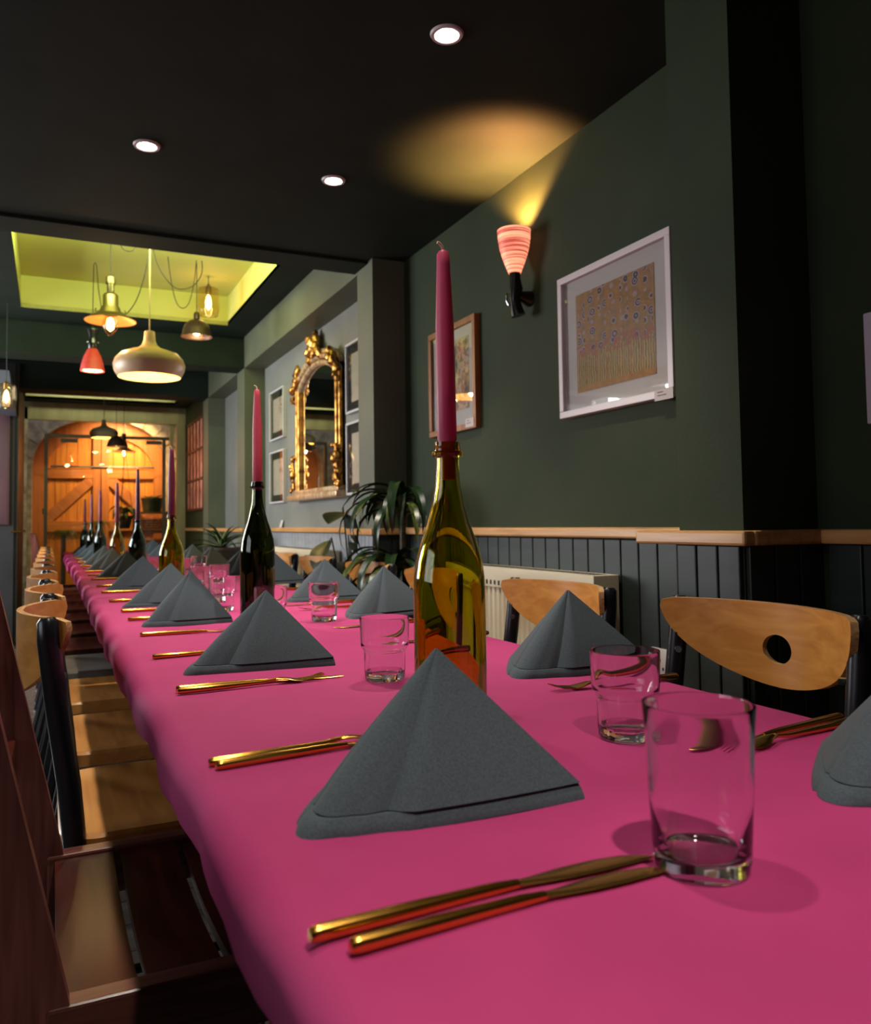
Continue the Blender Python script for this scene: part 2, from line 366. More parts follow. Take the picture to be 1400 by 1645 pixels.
# dark partition at the far aisle side, with a plum board and a soffit with bluish light put into its colour
pt = struct('wall_far', box((-2.5, 8.0, 0), (-.285, 8.12, 2.45)), 'partition')
struct('wall_far', box((-.285, 8.02, 0), (-.255, 9.7, 2.45)), 'partition')
b = thing('wall_board', 'plum brown wooden board on the dark partition beside the gate', 'board', (-.62, 7.985, 1.53))
box((-.36, -.012, -.5), (.30, .0145, .5), ch=.006).build('board', 'plum', b)
for k in range(4): box((-.345+.16*k, -.0145, -.485), (-.345+.16*k+.15, -.011, .485), ch=.001).build('panel', 'plum', b)
struct('trim_5', MB().prism([(-2.5, 2.245), (-.30, 2.245), (-.27, 1.98), (-2.5, 2.06)], 7.2, 8.0, 'y'), 'bluegrey')
h = tag(MB().tube([(-.30, 7.99, .97), (-.30, 7.95, .97), (-.24, 7.95, .975), (-.19, 7.95, .975)], .008, 8).build('door_handle', 'gold', None), 'small brass lever handle at the edge of the dark partition', 'handle')

# dado rails, wainscot boards, skirting
def rail(name, lo, hi): return struct(name, MB().box(lo, hi, ch=.006), 'oak', smooth=False)
ZR = .978
rail('trim_6', (XW-.035, 1.478, ZR-.032), (XW, 3.598, ZR))
rail('trim_7', (1.296, 1.252, ZR-.036), (1.328, 1.60, ZR-.004))
rail('trim_8', (1.326, 1.250, ZR-.036), (XW, 1.283, ZR-.004))
rail('trim_9', (XW-.035, -2.0, ZR-.036), (XW, 1.25, ZR-.004))
rail('trim_10', (XP-.03, 3.57, ZR-.034), (XP, 3.93, ZR-.002))
rail('trim_11', (XP, 3.57, ZR-.034), (XW, 3.601, ZR-.002))
rail('trim_12', (XW-.035, 3.812, ZR-.030), (XW, 6.439, ZR))
rail('trim_13', (XP-.03, 6.41, ZR-.032), (XP, 8.08, ZR-.002))
rail('trim_14', (1.39, 8.36, ZR-.032), (1.42, 9.7, ZR-.002))
bm_cache = {}
def boards(parent, y0, y1, x, pitch=.081, m='panel', axis='y', z1=ZR-.036):
    n = max(1, round((y1-y0)/pitch)); p = (y1-y0)/n
    for i in range(n):
        a = y0+i*p+.0022; c = y0+(i+1)*p-.0022
        if axis == 'y': mb = MB().box((x-.012, a, .10), (x+.001, c, z1), ch=.003)
        else: mb = MB().box((a, x-.012, .10), (c, x+.001, z1), ch=.003)
        mb.build('board', m, parent, False)
boards(wr, 1.478, 3.598, XW)
boards(wr, .0, 1.25, XW)
boards(wr2, 3.812, 6.44, XW, m='greyboard')
boards(pA, 1.283, 1.476, 1.326, .065)
boards(pA, 1.328, 1.55, 1.282, .075, axis='x')
boards(pB, 3.601, 3.81, XP, .052, m='greyboard')
boards(pB, XP, 1.55, 3.60, .08, axis='x')
struct('baseboard_right', box((XW-.018, -2.0, 0), (XW, 3.6, .10), ch=.003), 'panel')
struct('baseboard_right', box((XW-.018, 3.81, 0), (XW, 6.44, .10), ch=.003), 'bluegrey')

# ------------------------------------------------------------------ gate wall at the far end
gx0, gx1 = -.235, 1.31
struct('trim_15', box((gx0-.02, YE-.02, 2.17), (1.42, YE+.06, z4)), 'olive_post')
struct('trim_16', box((1.315, YE-.03, 0), (1.41, YE+.06, 2.30)), 'olive_post')
struct('trim_17', box((1.24, YE+.0, 0), (1.285, YE+.05, 2.30)), 'olive_post')
struct('trim_18', box((gx0-.02, YE-.02, 0), (gx0+.012, YE+.06, 2.30)), 'stone')
d1 = struct('door_1', box((-.06, YE-.005, 0), (-.025, YE+.035, 1.985)), 'steel')
box((1.16, YE-.005, 0), (1.195, YE+.035, 1.985)).build('door_frame', 'steel', d1, False)
box((-.06, YE-.005, 1.985), (1.235, YE+.035, 2.02)).build('door_frame', 'steel', d1, False)
box((-.025, YE+.008, .05), (1.16, YE+.018, 1.985)).build('pane', 'pane', d1, False)
box((gx0+.014, YE+.008, 2.02), (1.235, YE+.018, 2.17)).build('pane', 'pane', d1, False)
for xa in (.10, .98): box((xa, YE-.035, 1.93), (xa+.17, YE-.002, 1.972), ch=.004).build('door_closer', 'steel', d1, False)
box((-.075, YE-.045, 1.15), (-.045, YE-.008, 1.21), ch=.004).build('hinge', 'steel', d1, False)
# masonry arch and the timber double gate behind the glass
GY = 10.55
def arch(n=24, x0=-.19, x1=1.29, zs=1.66, zt=2.275):
    c = (x0+x1)/2; w = (x1-x0)/2
    return [(c-w*math.cos(PI*i/n), zs+(zt-zs)*math.sin(PI*i/n)**.8) for i in range(n+1)]
ar = arch(); poly = [(-.6, 0), (-.6, 2.9), (1.42, 2.9), (1.42, 0), (1.29, 0)]+ar[::-1]+[(-.19, 0)]
MBs = MB(); n = len(ar)
out = [(-.6+2.02*i/(n-1), 2.9) for i in range(n)]
for i in range(n-1): MBs.prism([ar[i], ar[i+1], out[i+1], out[i]], GY-.22, GY-.02, 'y')
MBs.prism([(-.6, 0), (-.19, 0), (-.19, 1.66), (-.6, 2.9)], GY-.22, GY-.02, 'y'); MBs.prism([(1.29, 0), (1.42, 0), (1.42, 2.9), (1.29, 1.66)], GY-.22, GY-.02, 'y')
aw = struct('wall_far', MBs, 'stone')
for i in range(1, n-2, 2):                                  # arch stones stand proud of the face
    q = [ar[i], ar[i+2] if i+2 < n else ar[-1]]
    cc = Vector(((q[0][0]+q[1][0])/2-.55, (q[0][1]+q[1][1])/2-1.55)).normalized()*.13
    e = .008
    d = Vector((q[1][0]-q[0][0], q[1][1]-q[0][1])).normalized()*e
    MB().prism([(q[0][0]+d.x, q[0][1]+d.y), (q[1][0]-d.x, q[1][1]-d.y), (q[1][0]-d.x+cc.x, q[1][1]-d.y+cc.y), (q[0][0]+d.x+cc.x, q[0][1]+d.y+cc.y)], GY-.235, GY-.2, 'y').build('stone', 'stone', aw, False)
struct('wall_far', box((1.42, YE+.06, 0), (1.55, GY+.1, 2.9)), 'stone')
struct('floor', box((-.6, YE+.05, -.03), (1.5, GY+.2, 0)), 'stone')
struct('ceiling', box((-.8, YE+.06, 2.72), (1.6, GY+.2, 2.8)), 'stone')
struct('wall_far', box((-.75, YE+.06, 0), (-.6, GY+.1, 2.9)), 'stone')
gate = thing('timber_gate', 'orange pine double gate with arched top behind the glass door', 'gate', (.55, GY+.03, 0))
for s in (-1, 1):
    box((min(0, s*.745), .03, .03), (max(0, s*.745), .045, 2.3)).build('gap_blocker', 'gate_x', gate, False)  # added behind the planks to block background light through the gaps
    for k in range(6):
        xa = s*(.015+k*.122); xb = s*(.015+(k+1)*.122-.003)
        MB().box((min(xa, xb), -.0, .03), (max(xa, xb), .03, 2.30), ch=.004).build('plank', 'gate', gate, False)
    x0, x1 = (.01, .73) if s > 0 else (-.73, -.01)
    for (za, zb) in ((.06, .22), (.95, 1.08), (1.58, 1.70)):
        box((x0, -.045, za), (x1, -.001, zb), ch=.005).build('rail', 'gate_x', gate, False)
    box((.004 if s > 0 else -.09, -.05, .03), (.09 if s > 0 else -.004, -.001, 2.28), ch=.005).build('stile', 'gate_frame', gate, False)
    box((.60 if s > 0 else -.74, -.05, .03), (.74 if s > 0 else -.60, -.001, 2.2), ch=.005).build('stile', 'gate_frame', gate, False)
    ang = math.atan2(.50, .51); L = .70
    br = MB().box((-L/2, -.04, -.06), (L/2, -.002, .06), ch=.005).build('brace', 'gate_frame', gate, False)
    br.location = (s*.345, 0, 1.33); br.rotation_euler = (0, s*ang, 0)
n_ = 20; ao = arch(n_, -.75, .75, 1.64, 2.30); ai = arch(n_, -.60, .60, 1.60, 2.10)
tb = MB()
for i in range(n_): tb.prism([ai[i], ai[i+1], ao[i+1], ao[i]], -.055, -.001, 'y')
tb.build('arched_rail', 'gate_frame', gate, False)
MB().tube([(-.55, -.06, 1.72), (.60, -.06, 1.72)], .012, 8).build('bolt_bar', 'steel', gate)
light('gate_lamp', 'AREA', (.80, GY-.62, 2.25), 10, (1.0, .66, .28), (math.radians(50), 0, 0), shape='DISK', size=.25, spread=math.radians(110))

# small shelf unit, pots and palms between glass and gate
su = thing('shelf_unit', 'rustic timber shelf unit with baskets behind the glass door', 'shelf', (1.08, 10.12, 0))
for xx in (-.20, .175): box((xx, -.12, 0), (xx+.025, .12, 1.17)).build('side_panel', 'shelfwood', su, False)
for zz in (.30, .66, .92, 1.15): box((-.21, -.13, zz), (.21, .13, zz+.022)).build('shelf', 'shelfwood', su, False)
def basket(x, y, z, w, hgt, d, lab):
    t = thing('wicker_basket', lab, 'basket', (x, y, z), 0, 'baskets on the shelf unit')
    mb = MB(); nrow = 5
    for k in range(nrow):
        zz = hgt*(k+.5)/nrow; o = .01*k/nrow
        mb.tube([(-w/2-o, -d/2-o, zz), (w/2+o, -d/2-o, zz), (w/2+o, d/2+o, zz), (-w/2-o, d/2+o, zz), (-w/2-o, -d/2-o, zz)], hgt/nrow*.56, 6)
    mb.build('weave', 'basket', t, kind='stuff')
    box((-w/2, -d/2, 0), (w/2, d/2, .02)).build('base', 'basket', t, False)
basket(1.08, 10.10, .683, .32, .17, .18, 'reddish wicker basket on the middle shelf of the rustic shelf unit')
basket(1.08, 10.10, .943, .32, .15, .18, 'brown wicker basket on the upper shelf of the rustic shelf unit')
def pot(parent, r0, r1, hgt, m='pot', z=0):
    MB().lathe([(0, z), (r0, z), (r1, z+hgt), (r1*1.06, z+hgt), (r1*1.06, z+hgt+.02), (r1*.92, z+hgt+.02), (r1*.88, z+hgt-.02), (0, z+hgt-.02)], 24).build('pot', m, parent)
    MB().lathe([(0, z+hgt-.005), (r1*.9, z+hgt-.012)], 16).build('soil', 'soil', parent)
def strap(L, w, droop, fold=.25, n=8, tip=.8):
    # one strap leaf along +x from the origin, arching and drooping
    mb = MB(); vs = []; fs = []; p = Vector((0, 0, 0)); a = math.radians(62)
    pts = []
    for i in range(n+1):
        t = i/n; pts.append((p.copy(), a)); a -= droop/n; p = p+Vector((math.cos(a), 0, math.sin(a)))*L/n
    for i, (q, a) in enumerate(pts):
        t = i/n; ww = w*(min(1, .35+3*t) if t < .25 else (1-((t-.25)/.75)**2.2)) + .0008
        nx = Vector((-math.sin(a), 0, math.cos(a)))
        for sgn in (-1, 0, 1): vs.append(q+Vector((0, sgn*ww/2, 0))+nx*(abs(sgn)*ww*fold))
    m = len(vs)
    for i in range(n):
        for k in range(2): fs.append((i*3+k, i*3+k+1, (i+1)*3+k+1, (i+1)*3+k))
    return mb.add(vs, fs)
def leaf_from(mb, mname, parent, loc, yaw, pitch=0.0, scale=1.0, name='leaf'):
    o = mb.build(name, mname, parent, True) if isinstance(mb, MB) else mb.copy()
    if not isinstance(mb, MB): COL.objects.link(o); o.parent = parent
    o.location = loc; o.rotation_euler = (0, pitch, yaw); o.scale = (scale,)*3
    return o
# hanging pot with leafy plant
t = thing('hanging_plant', 'hanging brown pot of trailing greenery behind the glass door', 'plant', (.78, 10.05, .98))
pot(t, .055, .09, .13)
for k in range(14):
    mb = strap(.22, .055, math.radians(150)); leaf_from(mb, 'leaf_yellow', t, (0, 0, .13+.08*random.random()), k*2.4, -.3+.3*random.random(), .8+.5*random.random())
for k in range(3): MB().tube([(.09*math.cos(k*2.1), .09*math.sin(k*2.1), .14), (0, 0, .95), (0, 0, 1.74)], .003, 5).build('hanger', 'cord', t)
t = thing('potted_plant', 'round pot of grassy plant on top of the shelf unit', 'plant', (1.09, 10.12, 1.172))
pot(t, .10, .125, .14, 'leaf_dark')
for k in range(20): leaf_from(strap(.16, .02, math.radians(110)), 'leaf_yellow', t, (.06*math.cos(k), .06*math.sin(k), .12), k*2.4, -.3, .8+.4*random.random())
for nm, px, hh in (('feathery palm behind the glass door, beside the timber shelf', .50, 1.12), ('lower feathery palm behind the glass door near its hinge side', .14, 1.02)):
    t = thing('potted_palm', nm, 'plant', (px, 10.15, 0)); pot(t, .11, .15, .28)
    MB().tube([(0, 0, .25), (0, 0, hh-.1)], .025, 8).build('stem', 'cane', t)
    fr = MB()
    for k in range(11):
        a = k*2.4; L = .17; 
        for s in range(12):
            u = s/12; base = Vector((math.cos(a)*L*u, math.sin(a)*L*u, hh-.1+.30*u-.42*u*u))
            for sg in (-1, 1):
                d = Vector((math.cos(a+sg*.9), math.sin(a+sg*.9), -.35))*.12*(1-u*.6)
                w = Vector((-d.y, d.x, 0)).normalized()*.008
                fr.add([base-w, base+w, base+d], [(0, 1, 2)])
    fr.build('fronds', 'leaf_yellow', t, False, kind='stuff', fix=False)

# ------------------------------------------------------------------ rose print grid on the far wall
g = thing('print_grid', 'grid of narrow rose coloured prints in dark bars on the wall by the gate', 'picture', (1.42, 8.98, 1.63))
for r in range(3):
    for c in range(5):
        z0 = -.46+.315*r; y0 = -.52+.208*c
        box((-.018, y0+.012, z0+.012), (-.004, y0+.198, z0+.303)).build('print', 'brickpink', g, False)
for r in range(4): box((-.03, -.53, -.468+.315*r), (-.001, .53, -.444+.315*r), ch=.003).build('bar', 'darkred', g, False)
for c in range(6): box((-.028, -.53+.208*c, -.46), (-.001, -.508+.208*c, .49), ch=.003).build('bar', 'darkred', g, False)

# ------------------------------------------------------------------ radiators
def radiator(y0, y1, z0, z1, lab, x=XW-.013):
    t = thing('radiator', lab, 'radiator', (x, (y0+y1)/2, z0), 0, 'cream panel radiators along the wall')
    L = y1-y0; H = z1-z0; d = .10
    n = int(L/.033); mb = MB()
    def fp(u, v):
        yy = -L/2+.02+u*(L-.04); ph = (u*n) % 1.0
        return (-d+.004+.006*(1 if .25 < ph < .75 else 0), yy, .03+v*(H-.10))
    mb.grid(lambda u, v: fp(u, v), n*4, 1); mb.build('ribbed_panel', 'cream', t, False)
    box((-d, -L/2, 0), (-d+.012, L/2, .03), ch=.003).build('lower_rim', 'cream', t, False)
    box((-d, -L/2, H-.072), (-d+.012, L/2, H), ch=.003).build('upper_rim', 'cream', t, False)
    sl = MB(); ns = int(L/.03)
    for k in range(ns):
        yy = -L/2+.03+k*(L-.06)/ns; sl.box((-d-.0008, yy, H-.062), (-d+.002, yy+.012, H-.046))
    sl.build('slot', 'dark', t, False, kind='stuff')
    tg = MB().box((-d, -L/2, H-.004), (-.01, L/2, H), ch=.0015).build('top_grille', 'cream', t, False)
    gs = MB()
    for k in range(int(L/.02)):
        yy = -L/2+.02+k*.02; gs.box((-d+.02, yy, H-.001), (-.03, yy+.008, H+.0006))
    gs.build('grille_slot', 'dark', t, False, kind='stuff')
    for e in (-1, 1):
        ya, yb = ((-L/2-.004, -L/2+.004) if e < 0 else (L/2-.004, L/2+.004))
        ep = box((-d, ya, 0), (-.008, yb, H), ch=.002).build('end_panel', 'cream', t, False)
        yy = ya if e < 0 else yb
        MB().tube([(-.05, yy-.001*e, H-.06), (-.05, yy+.003*e, H-.06)], .017, 16).build('valve_hole', 'dark', ep)
        MB().tube([(-.05, yy, H-.06), (-.05, yy+.012*e, H-.06)], [.011, .008], 12).build('valve', 'chrome', ep)
    return t
radiator(1.97, 2.98, .30, .838, 'cream panel radiator behind the wall-side chairs nearest the camera')
radiator(4.55, 5.75, .30, .845, 'cream panel radiator under the gilt mirror')

# socket, rail card
s_ = thing('wall_socket', 'white double socket on the dark panelling behind the half-moon chair', 'socket', (XW-.012, 1.76, .60))
box((-.009, -.073, -.043), (0, .073, .043), ch=.003).build('plate', 'white', s_)
for e in (-1, 1):
    for (dy, dz, w, hh) in ((-.012, -.012, .003, .008), (.012, -.012, .003, .008), (0, .010, .003, .01)):
        box((-.0096, e*.035+dy-w, dz-hh/2), (-.0085, e*.035+dy+w, dz+hh/2)).build('pin_slot', 'dark', s_, False)
c_ = MB().box((-.001, -.03, 0), (.001, .03, .055)).build('small_card', 'white', None, False); c_.location = (XW-.02, 5.90, ZR+.001); c_.rotation_euler = (0, .25, 0)
tag(c_, 'small white card leaning on the oak rail under the framed prints', 'card')

# ------------------------------------------------------------------ pictures
def art_flowers():
    m = mat('golden_flower_print', (.6, .4, .15), .6); N, L = nt(m); b = N['Principled BSDF']
    tc = N.new('ShaderNodeTexCoord'); sep = N.new('ShaderNodeSeparateXYZ'); L.new(tc.outputs['Generated'], sep.inputs[0])
    def math_(op, a, b2=None, c=None):
        n = N.new('ShaderNodeMath'); n.operation = op
        for i, v in enumerate((a, b2, c)):
            if v is None: continue
            if isinstance(v, (int, float)): n.inputs[i].default_value = v
            else: L.new(v, n.inputs[i])
        return n.outputs[0]
    def mix(f, a, c):
        n = N.new('ShaderNodeMix'); n.data_type = 'RGBA'
        if isinstance(f, (int, float)): n.inputs[0].default_value = f
        else: L.new(f, n.inputs[0])
        for i, v in ((6, a), (7, c)):
            if isinstance(v, tuple): n.inputs[i].default_value = (*v, 1)
            else: L.new(v, n.inputs[i])
        return n.outputs[2]
    # generated coords of a thin box facing -x: y across (0 near, 1 far), z up
    u = math_('SUBTRACT', 1.0, sep.outputs[1]); v = sep.outputs[2]
    col = math_('FRACT', math_('MULTIPLY', u, 7.0)); ctr = math_('ABSOLUTE', math_('SUBTRACT', col, .5))
    no = N.new('ShaderNodeTexNoise'); no.inputs['Scale'].default_value = 14; no.inputs['Detail'].default_value = 6; L.new(tc.outputs['Generated'], no.inputs['Vector'])
    base = mix(no.outputs['Fac'], srgb(118, 70, 18), srgb(184, 126, 46))
    line = math_('LESS_THAN', ctr, .48); line = math_('SUBTRACT', 1.0, line)
    dots = math_('GREATER_THAN', math_('SINE', math_('MULTIPLY', v, 190.0)), 0.0)
    c1 = mix(math_('MULTIPLY', line, dots), base, srgb(120, 70, 30))
    cmb = N.new('ShaderNodeCombineXYZ'); L.new(math_('MULTIPLY', u, 10.5), cmb.inputs[0]); L.new(math_('MULTIPLY', v, 10.5), cmb.inputs[1])
    vo = N.new('ShaderNodeTexVoronoi'); vo.inputs['Scale'].default_value = 1.0; vo.inputs['Randomness'].default_value = .55; L.new(cmb.outputs[0], vo.inputs['Vector'])
    ring = math_('GREATER_THAN', math_('SINE', math_('MULTIPLY', vo.outputs['Distance'], 26.0)), -.25)
    disc = math_('LESS_THAN', vo.outputs['Distance'], .47)
    colm = math_('LESS_THAN', ctr, .34); n3 = N.new('ShaderNodeTexNoise'); n3.inputs['Scale'].default_value = 9; L.new(tc.outputs['Generated'], n3.inputs['Vector'])
    up = math_('GREATER_THAN', math_('ADD', v, math_('MULTIPLY', n3.outputs['Fac'], .12)), .42)
    ringcol = mix(ring, srgb(160, 124, 128), srgb(34, 16, 44))
    leafy = mix(math_('MULTIPLY', colm, up), c1, mix(no.outputs['Fac'], srgb(90, 56, 28), srgb(176, 120, 48)))
    c2 = mix(math_('MULTIPLY', math_('MULTIPLY', disc, colm), up), leafy, ringcol)
    # hanging loops below
    wv = math_('ABSOLUTE', math_('SINE', math_('ADD', math_('MULTIPLY', u, 110.0), math_('MULTIPLY', no.outputs['Fac'], 5.0))))
    band = math_('MULTIPLY', math_('GREATER_THAN', v, .06), math_('LESS_THAN', math_('ADD', v, math_('MULTIPLY', n3.outputs['Fac'], .1)), .43))
    loops = mix(math_('POWER', wv, 2.0), srgb(92, 58, 20), srgb(178, 142, 74))
    c3 = mix(math_('MULTIPLY', band, math_('LESS_THAN', ctr, .42)), c2, loops)
    mid = math_('MULTIPLY', math_('LESS_THAN', v, .47), math_('GREATER_THAN', v, .33))
    c4 = mix(math_('MULTIPLY', math_('MULTIPLY', mid, math_('GREATER_THAN', no.outputs['Fac'], .5)), .75), c3, srgb(150, 66, 44))
    L.new(c4, b.inputs['Base Color']); return m
def art_blotch(name, cols, sc=9, tint=.45):
    m = mat(name, cols[0], .6); N, L = nt(m); b = N['Principled BSDF']
    tc = N.new('ShaderNodeTexCoord'); vo = N.new('ShaderNodeTexVoronoi'); vo.inputs['Scale'].default_value = sc
    no = N.new('ShaderNodeTexNoise'); no.inputs['Scale'].default_value = sc*.7; no.inputs['Detail'].default_value = 6
    cr = N.new('ShaderNodeValToRGB'); cr.color_ramp.interpolation = 'CONSTANT'; e = cr.color_ramp.elements
    e[0].color = (*cols[0], 1); e[1].color = (*cols[-1], 1); e[1].position = .68
    for i, c in enumerate(cols[1:-1]): k = e.new(.38+.3*i/max(1, len(cols)-2)); k.color = (*c, 1)
    mx = N.new('ShaderNodeMix'); mx.data_type = 'RGBA'; mx.blend_type = 'MULTIPLY'; mx.inputs[0].default_value = tint
    L.new(tc.outputs['Generated'], vo.inputs['Vector']); L.new(tc.outputs['Generated'], no.inputs['Vector'])
    L.new(no.outputs['Fac'], cr.inputs[0]); L.new(cr.outputs[0], mx.inputs[6]); L.new(vo.outputs['Color'], mx.inputs[7])
    L.new(mx.outputs[2], b.inputs['Base Color']); return m
M['art1'] = art_flowers()
M['art2'] = art_blotch('brown_floral_print', [srgb(60, 44, 40), srgb(150, 110, 76), srgb(206, 176, 136), srgb(190, 120, 80), srgb(110, 110, 96)], 8)
M['art_pale'] = art_blotch('pale_print', [srgb(170, 150, 130), srgb(214, 200, 182), srgb(206, 190, 170)], 3, .06)
def picture(name, lab, x, y0, y1, z0, z1, fw, fm, mount, mm, art, depth=.028, group=None, tagcard=None):
    """flat against a wall facing -x; x is the wall plane"""
    t = thing(name, lab, 'picture', (x, (y0+y1)/2, (z0+z1)/2), 0, group)
    a, c = (y1-y0)/2, (z1-z0)/2
    for (lo, hi) in (((-depth, -a, -c), (0, a, -c+fw)), ((-depth, -a, c-fw), (0, a, c)), ((-depth, -a, -c+fw), (0, -a+fw, c-fw)), ((-depth, a-fw, -c+fw), (0, a, c-fw))):
        MB().box(lo, hi, ch=.002).build('frame', fm, t, False)
    box((-depth*.45, -a+fw, -c+fw), (-.002, a-fw, c-fw)).build('mount', mm, t, False)
    w, hgt = a-fw-mount[0], c-fw-mount[1]
    box((-depth*.45-.0015, -w, -hgt+mount[2]), (-depth*.45-.0003, w, hgt+mount[2])).build('print', art, t, False)
    box((-depth*.8, -a+fw, -c+fw), (-depth*.8+.002, a-fw, c-fw)).build('pane', 'pane', t, False)
    if tagcard:
        y, z, w2, h2 = tagcard
        cd = box((-depth-.002, y-w2/2, z-h2/2), (-depth-.0005, y+w2/2, z+h2/2)).build('caption_card', 'mount', t, False)
        for k, l in enumerate((.45, .7)): box((-depth-.0024, y+w2/2-.012-w2*l*.7, z+h2*.22-k*h2*.3), (-depth-.0019, y+w2/2-.012, z+h2*.26-k*h2*.3+.001)).build('print_line', 'ink', cd, False)
    return t
picture('framed_print', 'white framed print of purple ring flowers and gold tassels beside the pilaster', XW, 1.70, 2.245, 1.335, 1.80, .022, 'white', (.062, .052, .0), 'mount', 'art1', .03, tagcard=(-.235, -.225, .075, .03))
picture('framed_print', 'brown wood framed mottled print behind the tall pink candle', XW, 2.84, 3.28, 1.375, 1.835, .026, 'brownframe', (.05, .055, .01), 'mount', 'art2', .025, tagcard=(-.17, -.205, .07, .035))
grp = 'small black framed prints around the gilt mirror'
picture('framed_print', 'silver edged print hung higher, on the gate side of the mirror', XW, 5.78, 6.19, 1.635, 2.01, .012, 'silverframe', (.055, .05, 0), 'blackframe', 'art_pale', .03, grp)
picture('framed_print', 'silver edged print hung lower, on the gate side of the mirror', XW, 5.78, 6.19, 1.16, 1.55, .012, 'silverframe', (.055, .05, 0), 'blackframe', 'art_pale', .03, grp)
picture('framed_print', 'silver edged print hung higher, half hidden by the pilaster', XW, 3.93, 4.40, 1.62, 2.02, .014, 'silverframe', (.05, .05, 0), 'blackframe', 'art_pale', .03, grp)
picture('framed_print', 'silver edged print hung lower above the dracaena, half hidden by the pilaster', XW, 3.93, 4.40, 1.16, 1.57, .014, 'silverframe', (.05, .05, 0), 'blackframe', 'art_pale', .03, grp)
cv = thing('canvas', 'pale lilac canvas at the edge of the dark near wall', 'picture', (XW, .93, 1.305))
MB().box((-.03, -.2, -.115), (0, .2, .115), ch=.003).build('canvas_face', mat('lilac_canvas', srgb(196, 188, 200), .7), cv)

# ------------------------------------------------------------------ gilt mirror
mr = thing('gilt_mirror', 'ornate gilt mirror with a carved crest on the grey wall', 'mirror', (XW, 4.95, 1.16))
def prof(t):       # arched outline of the glass, y from -.40 to .40
    return .80+.11*math.cos(t*PI/2*.98)
inner = [(-.40, .06)]+[(-.40+.8*i/16, .72+.12*math.sin(PI*i/16)**.7) for i in range(17)]+[(.40, .06)]
MB().prism(inner, -.018, -.010, 'x').build('glass', 'mirror', mr, False)
back = [(-.47, .02)]+[(-.47+.94*i/16, 0.77+.14*math.sin(PI*i/16)**.7) for i in range(17)]+[(.47, .02)]
MB().prism(back, -.009, -.001, 'x').build('backboard', 'dark', mr, False)
for s in (-1, 1):
    f = MB()
    for (o, w, d) in ((.40, .030, .028), (.425, .028, .036), (.45, .026, .024)):
        f.tube([(-d, s*o, .06), (-d, s*o, .74)], w*.55, 10)
    f.build('stile', 'gilt', mr, kind=None)
top = MB(); 
for (o, zz, d) in ((.405, .0, .028), (.435, .035, .036), (.46, .065, .024)):
    top.tube([(-d, -o+2*o*i/20, 0.735+zz+.12*math.sin(PI*i/20)**.7) for i in range(21)], .017, 10)
top.build('arched_top', 'gilt_pale', mr)
MB().box((-.085, -.53, -.005), (-.002, .53, .035), ch=.01).box((-.06, -.49, .03), (-.002, .49, .065), ch=.008).build('base_shelf', 'gilt_pale', mr)
def carving(name, pts, m='gilt'):
    mb = MB()
    for (y, z, r) in pts:
        for k in range(3):
            mb.ball((-.035-random.uniform(0, .04), y+random.uniform(-.6, .6)*r, z+random.uniform(-.6, .6)*r), r*random.uniform(.5, .9), (.8, 1, 1), 1)
            a = random.uniform(0, 6.28)
            mb.tube([(-.06, y+r*.8*math.cos(a+q*.5)*(1-q*.12), z+r*.8*math.sin(a+q*.5)*(1-q*.12)) for q in range(7)], [.012-.001*q for q in range(7)], 6)
    o = mb.build(name, m, mr)
    rm = o.modifiers.new('fuse', 'REMESH'); rm.mode = 'VOXEL'; rm.voxel_size = .006; rm.use_smooth_shade = True
    return o
carving('crest', [(.0, .93, .05), (0, .99, .05), (.05, .95, .045), (-.05, .95, .045), (.1, .91, .045), (-.1, .91, .045), (0, 1.03, .035), (.03, 1.0, .04), (-.03, 1.0, .04)])
for s in (-1, 1):
    carving('corner_carving', [(s*.43, .78, .045), (s*.40, .83, .045), (s*.46, .74, .035), (s*.47, .69, .03), (s*.35, .87, .035)])
    carving('foot_carving', [(s*.47, .10, .04), (s*.47, .16, .04), (s*.46, .22, .035), (s*.45, .28, .028), (s*.50, .08, .03)])

# ------------------------------------------------------------------ sconce
sc_ = thing('wall_sconce', 'lit red streaked cup sconce on a black stem, on the green wall', 'sconce', (XW, 2.46, 1.735))
ax = .062
MB().lathe([(.022, .145), (.030, .165), (.043, .20), (.053, .235), (.058, .27), (.060, .300), (.056, .300), (.054, .27), (.049, .235), (.039, .20), (.026, .168), (.004, .15)], 28, (-ax, 0, 0)).build('shade', 'raku_lit', sc_)
MB().tube([(-ax+.012, 0, -.005), (-ax+.006, .003, .02), (-ax, .004, .055), (-ax+.004, 0, .09), (-ax, -.002, .125), (-ax, 0, .152)], [.026, .022, .019, .025, .019, .02], 14).build('stem', 'raku_neck', sc_)
MB().tube([(0, 0, .06), (-ax+.012, 0, .07)], [.03, .014], 12).build('wall_mount', 'raku_neck', sc_)
MB().tube([(-ax-.018, .012, .03), (-ax-.026, .016, .05), (-ax-.024, .016, .075)], .004, 6).build('switch', 'chrome', sc_)
MB().ball((-ax, 0, .225), .017, (1, 1, 1.3)).build('bulb', 'bulb', sc_)
light('sconce_light', 'SPOT', (XW-ax, 2.46, 1.735+.285), 56, (1.0, .40, .12), (PI, math.radians(-7), 0), spot_size=math.radians(118), spot_blend=.45, shadow_soft_size=.02)

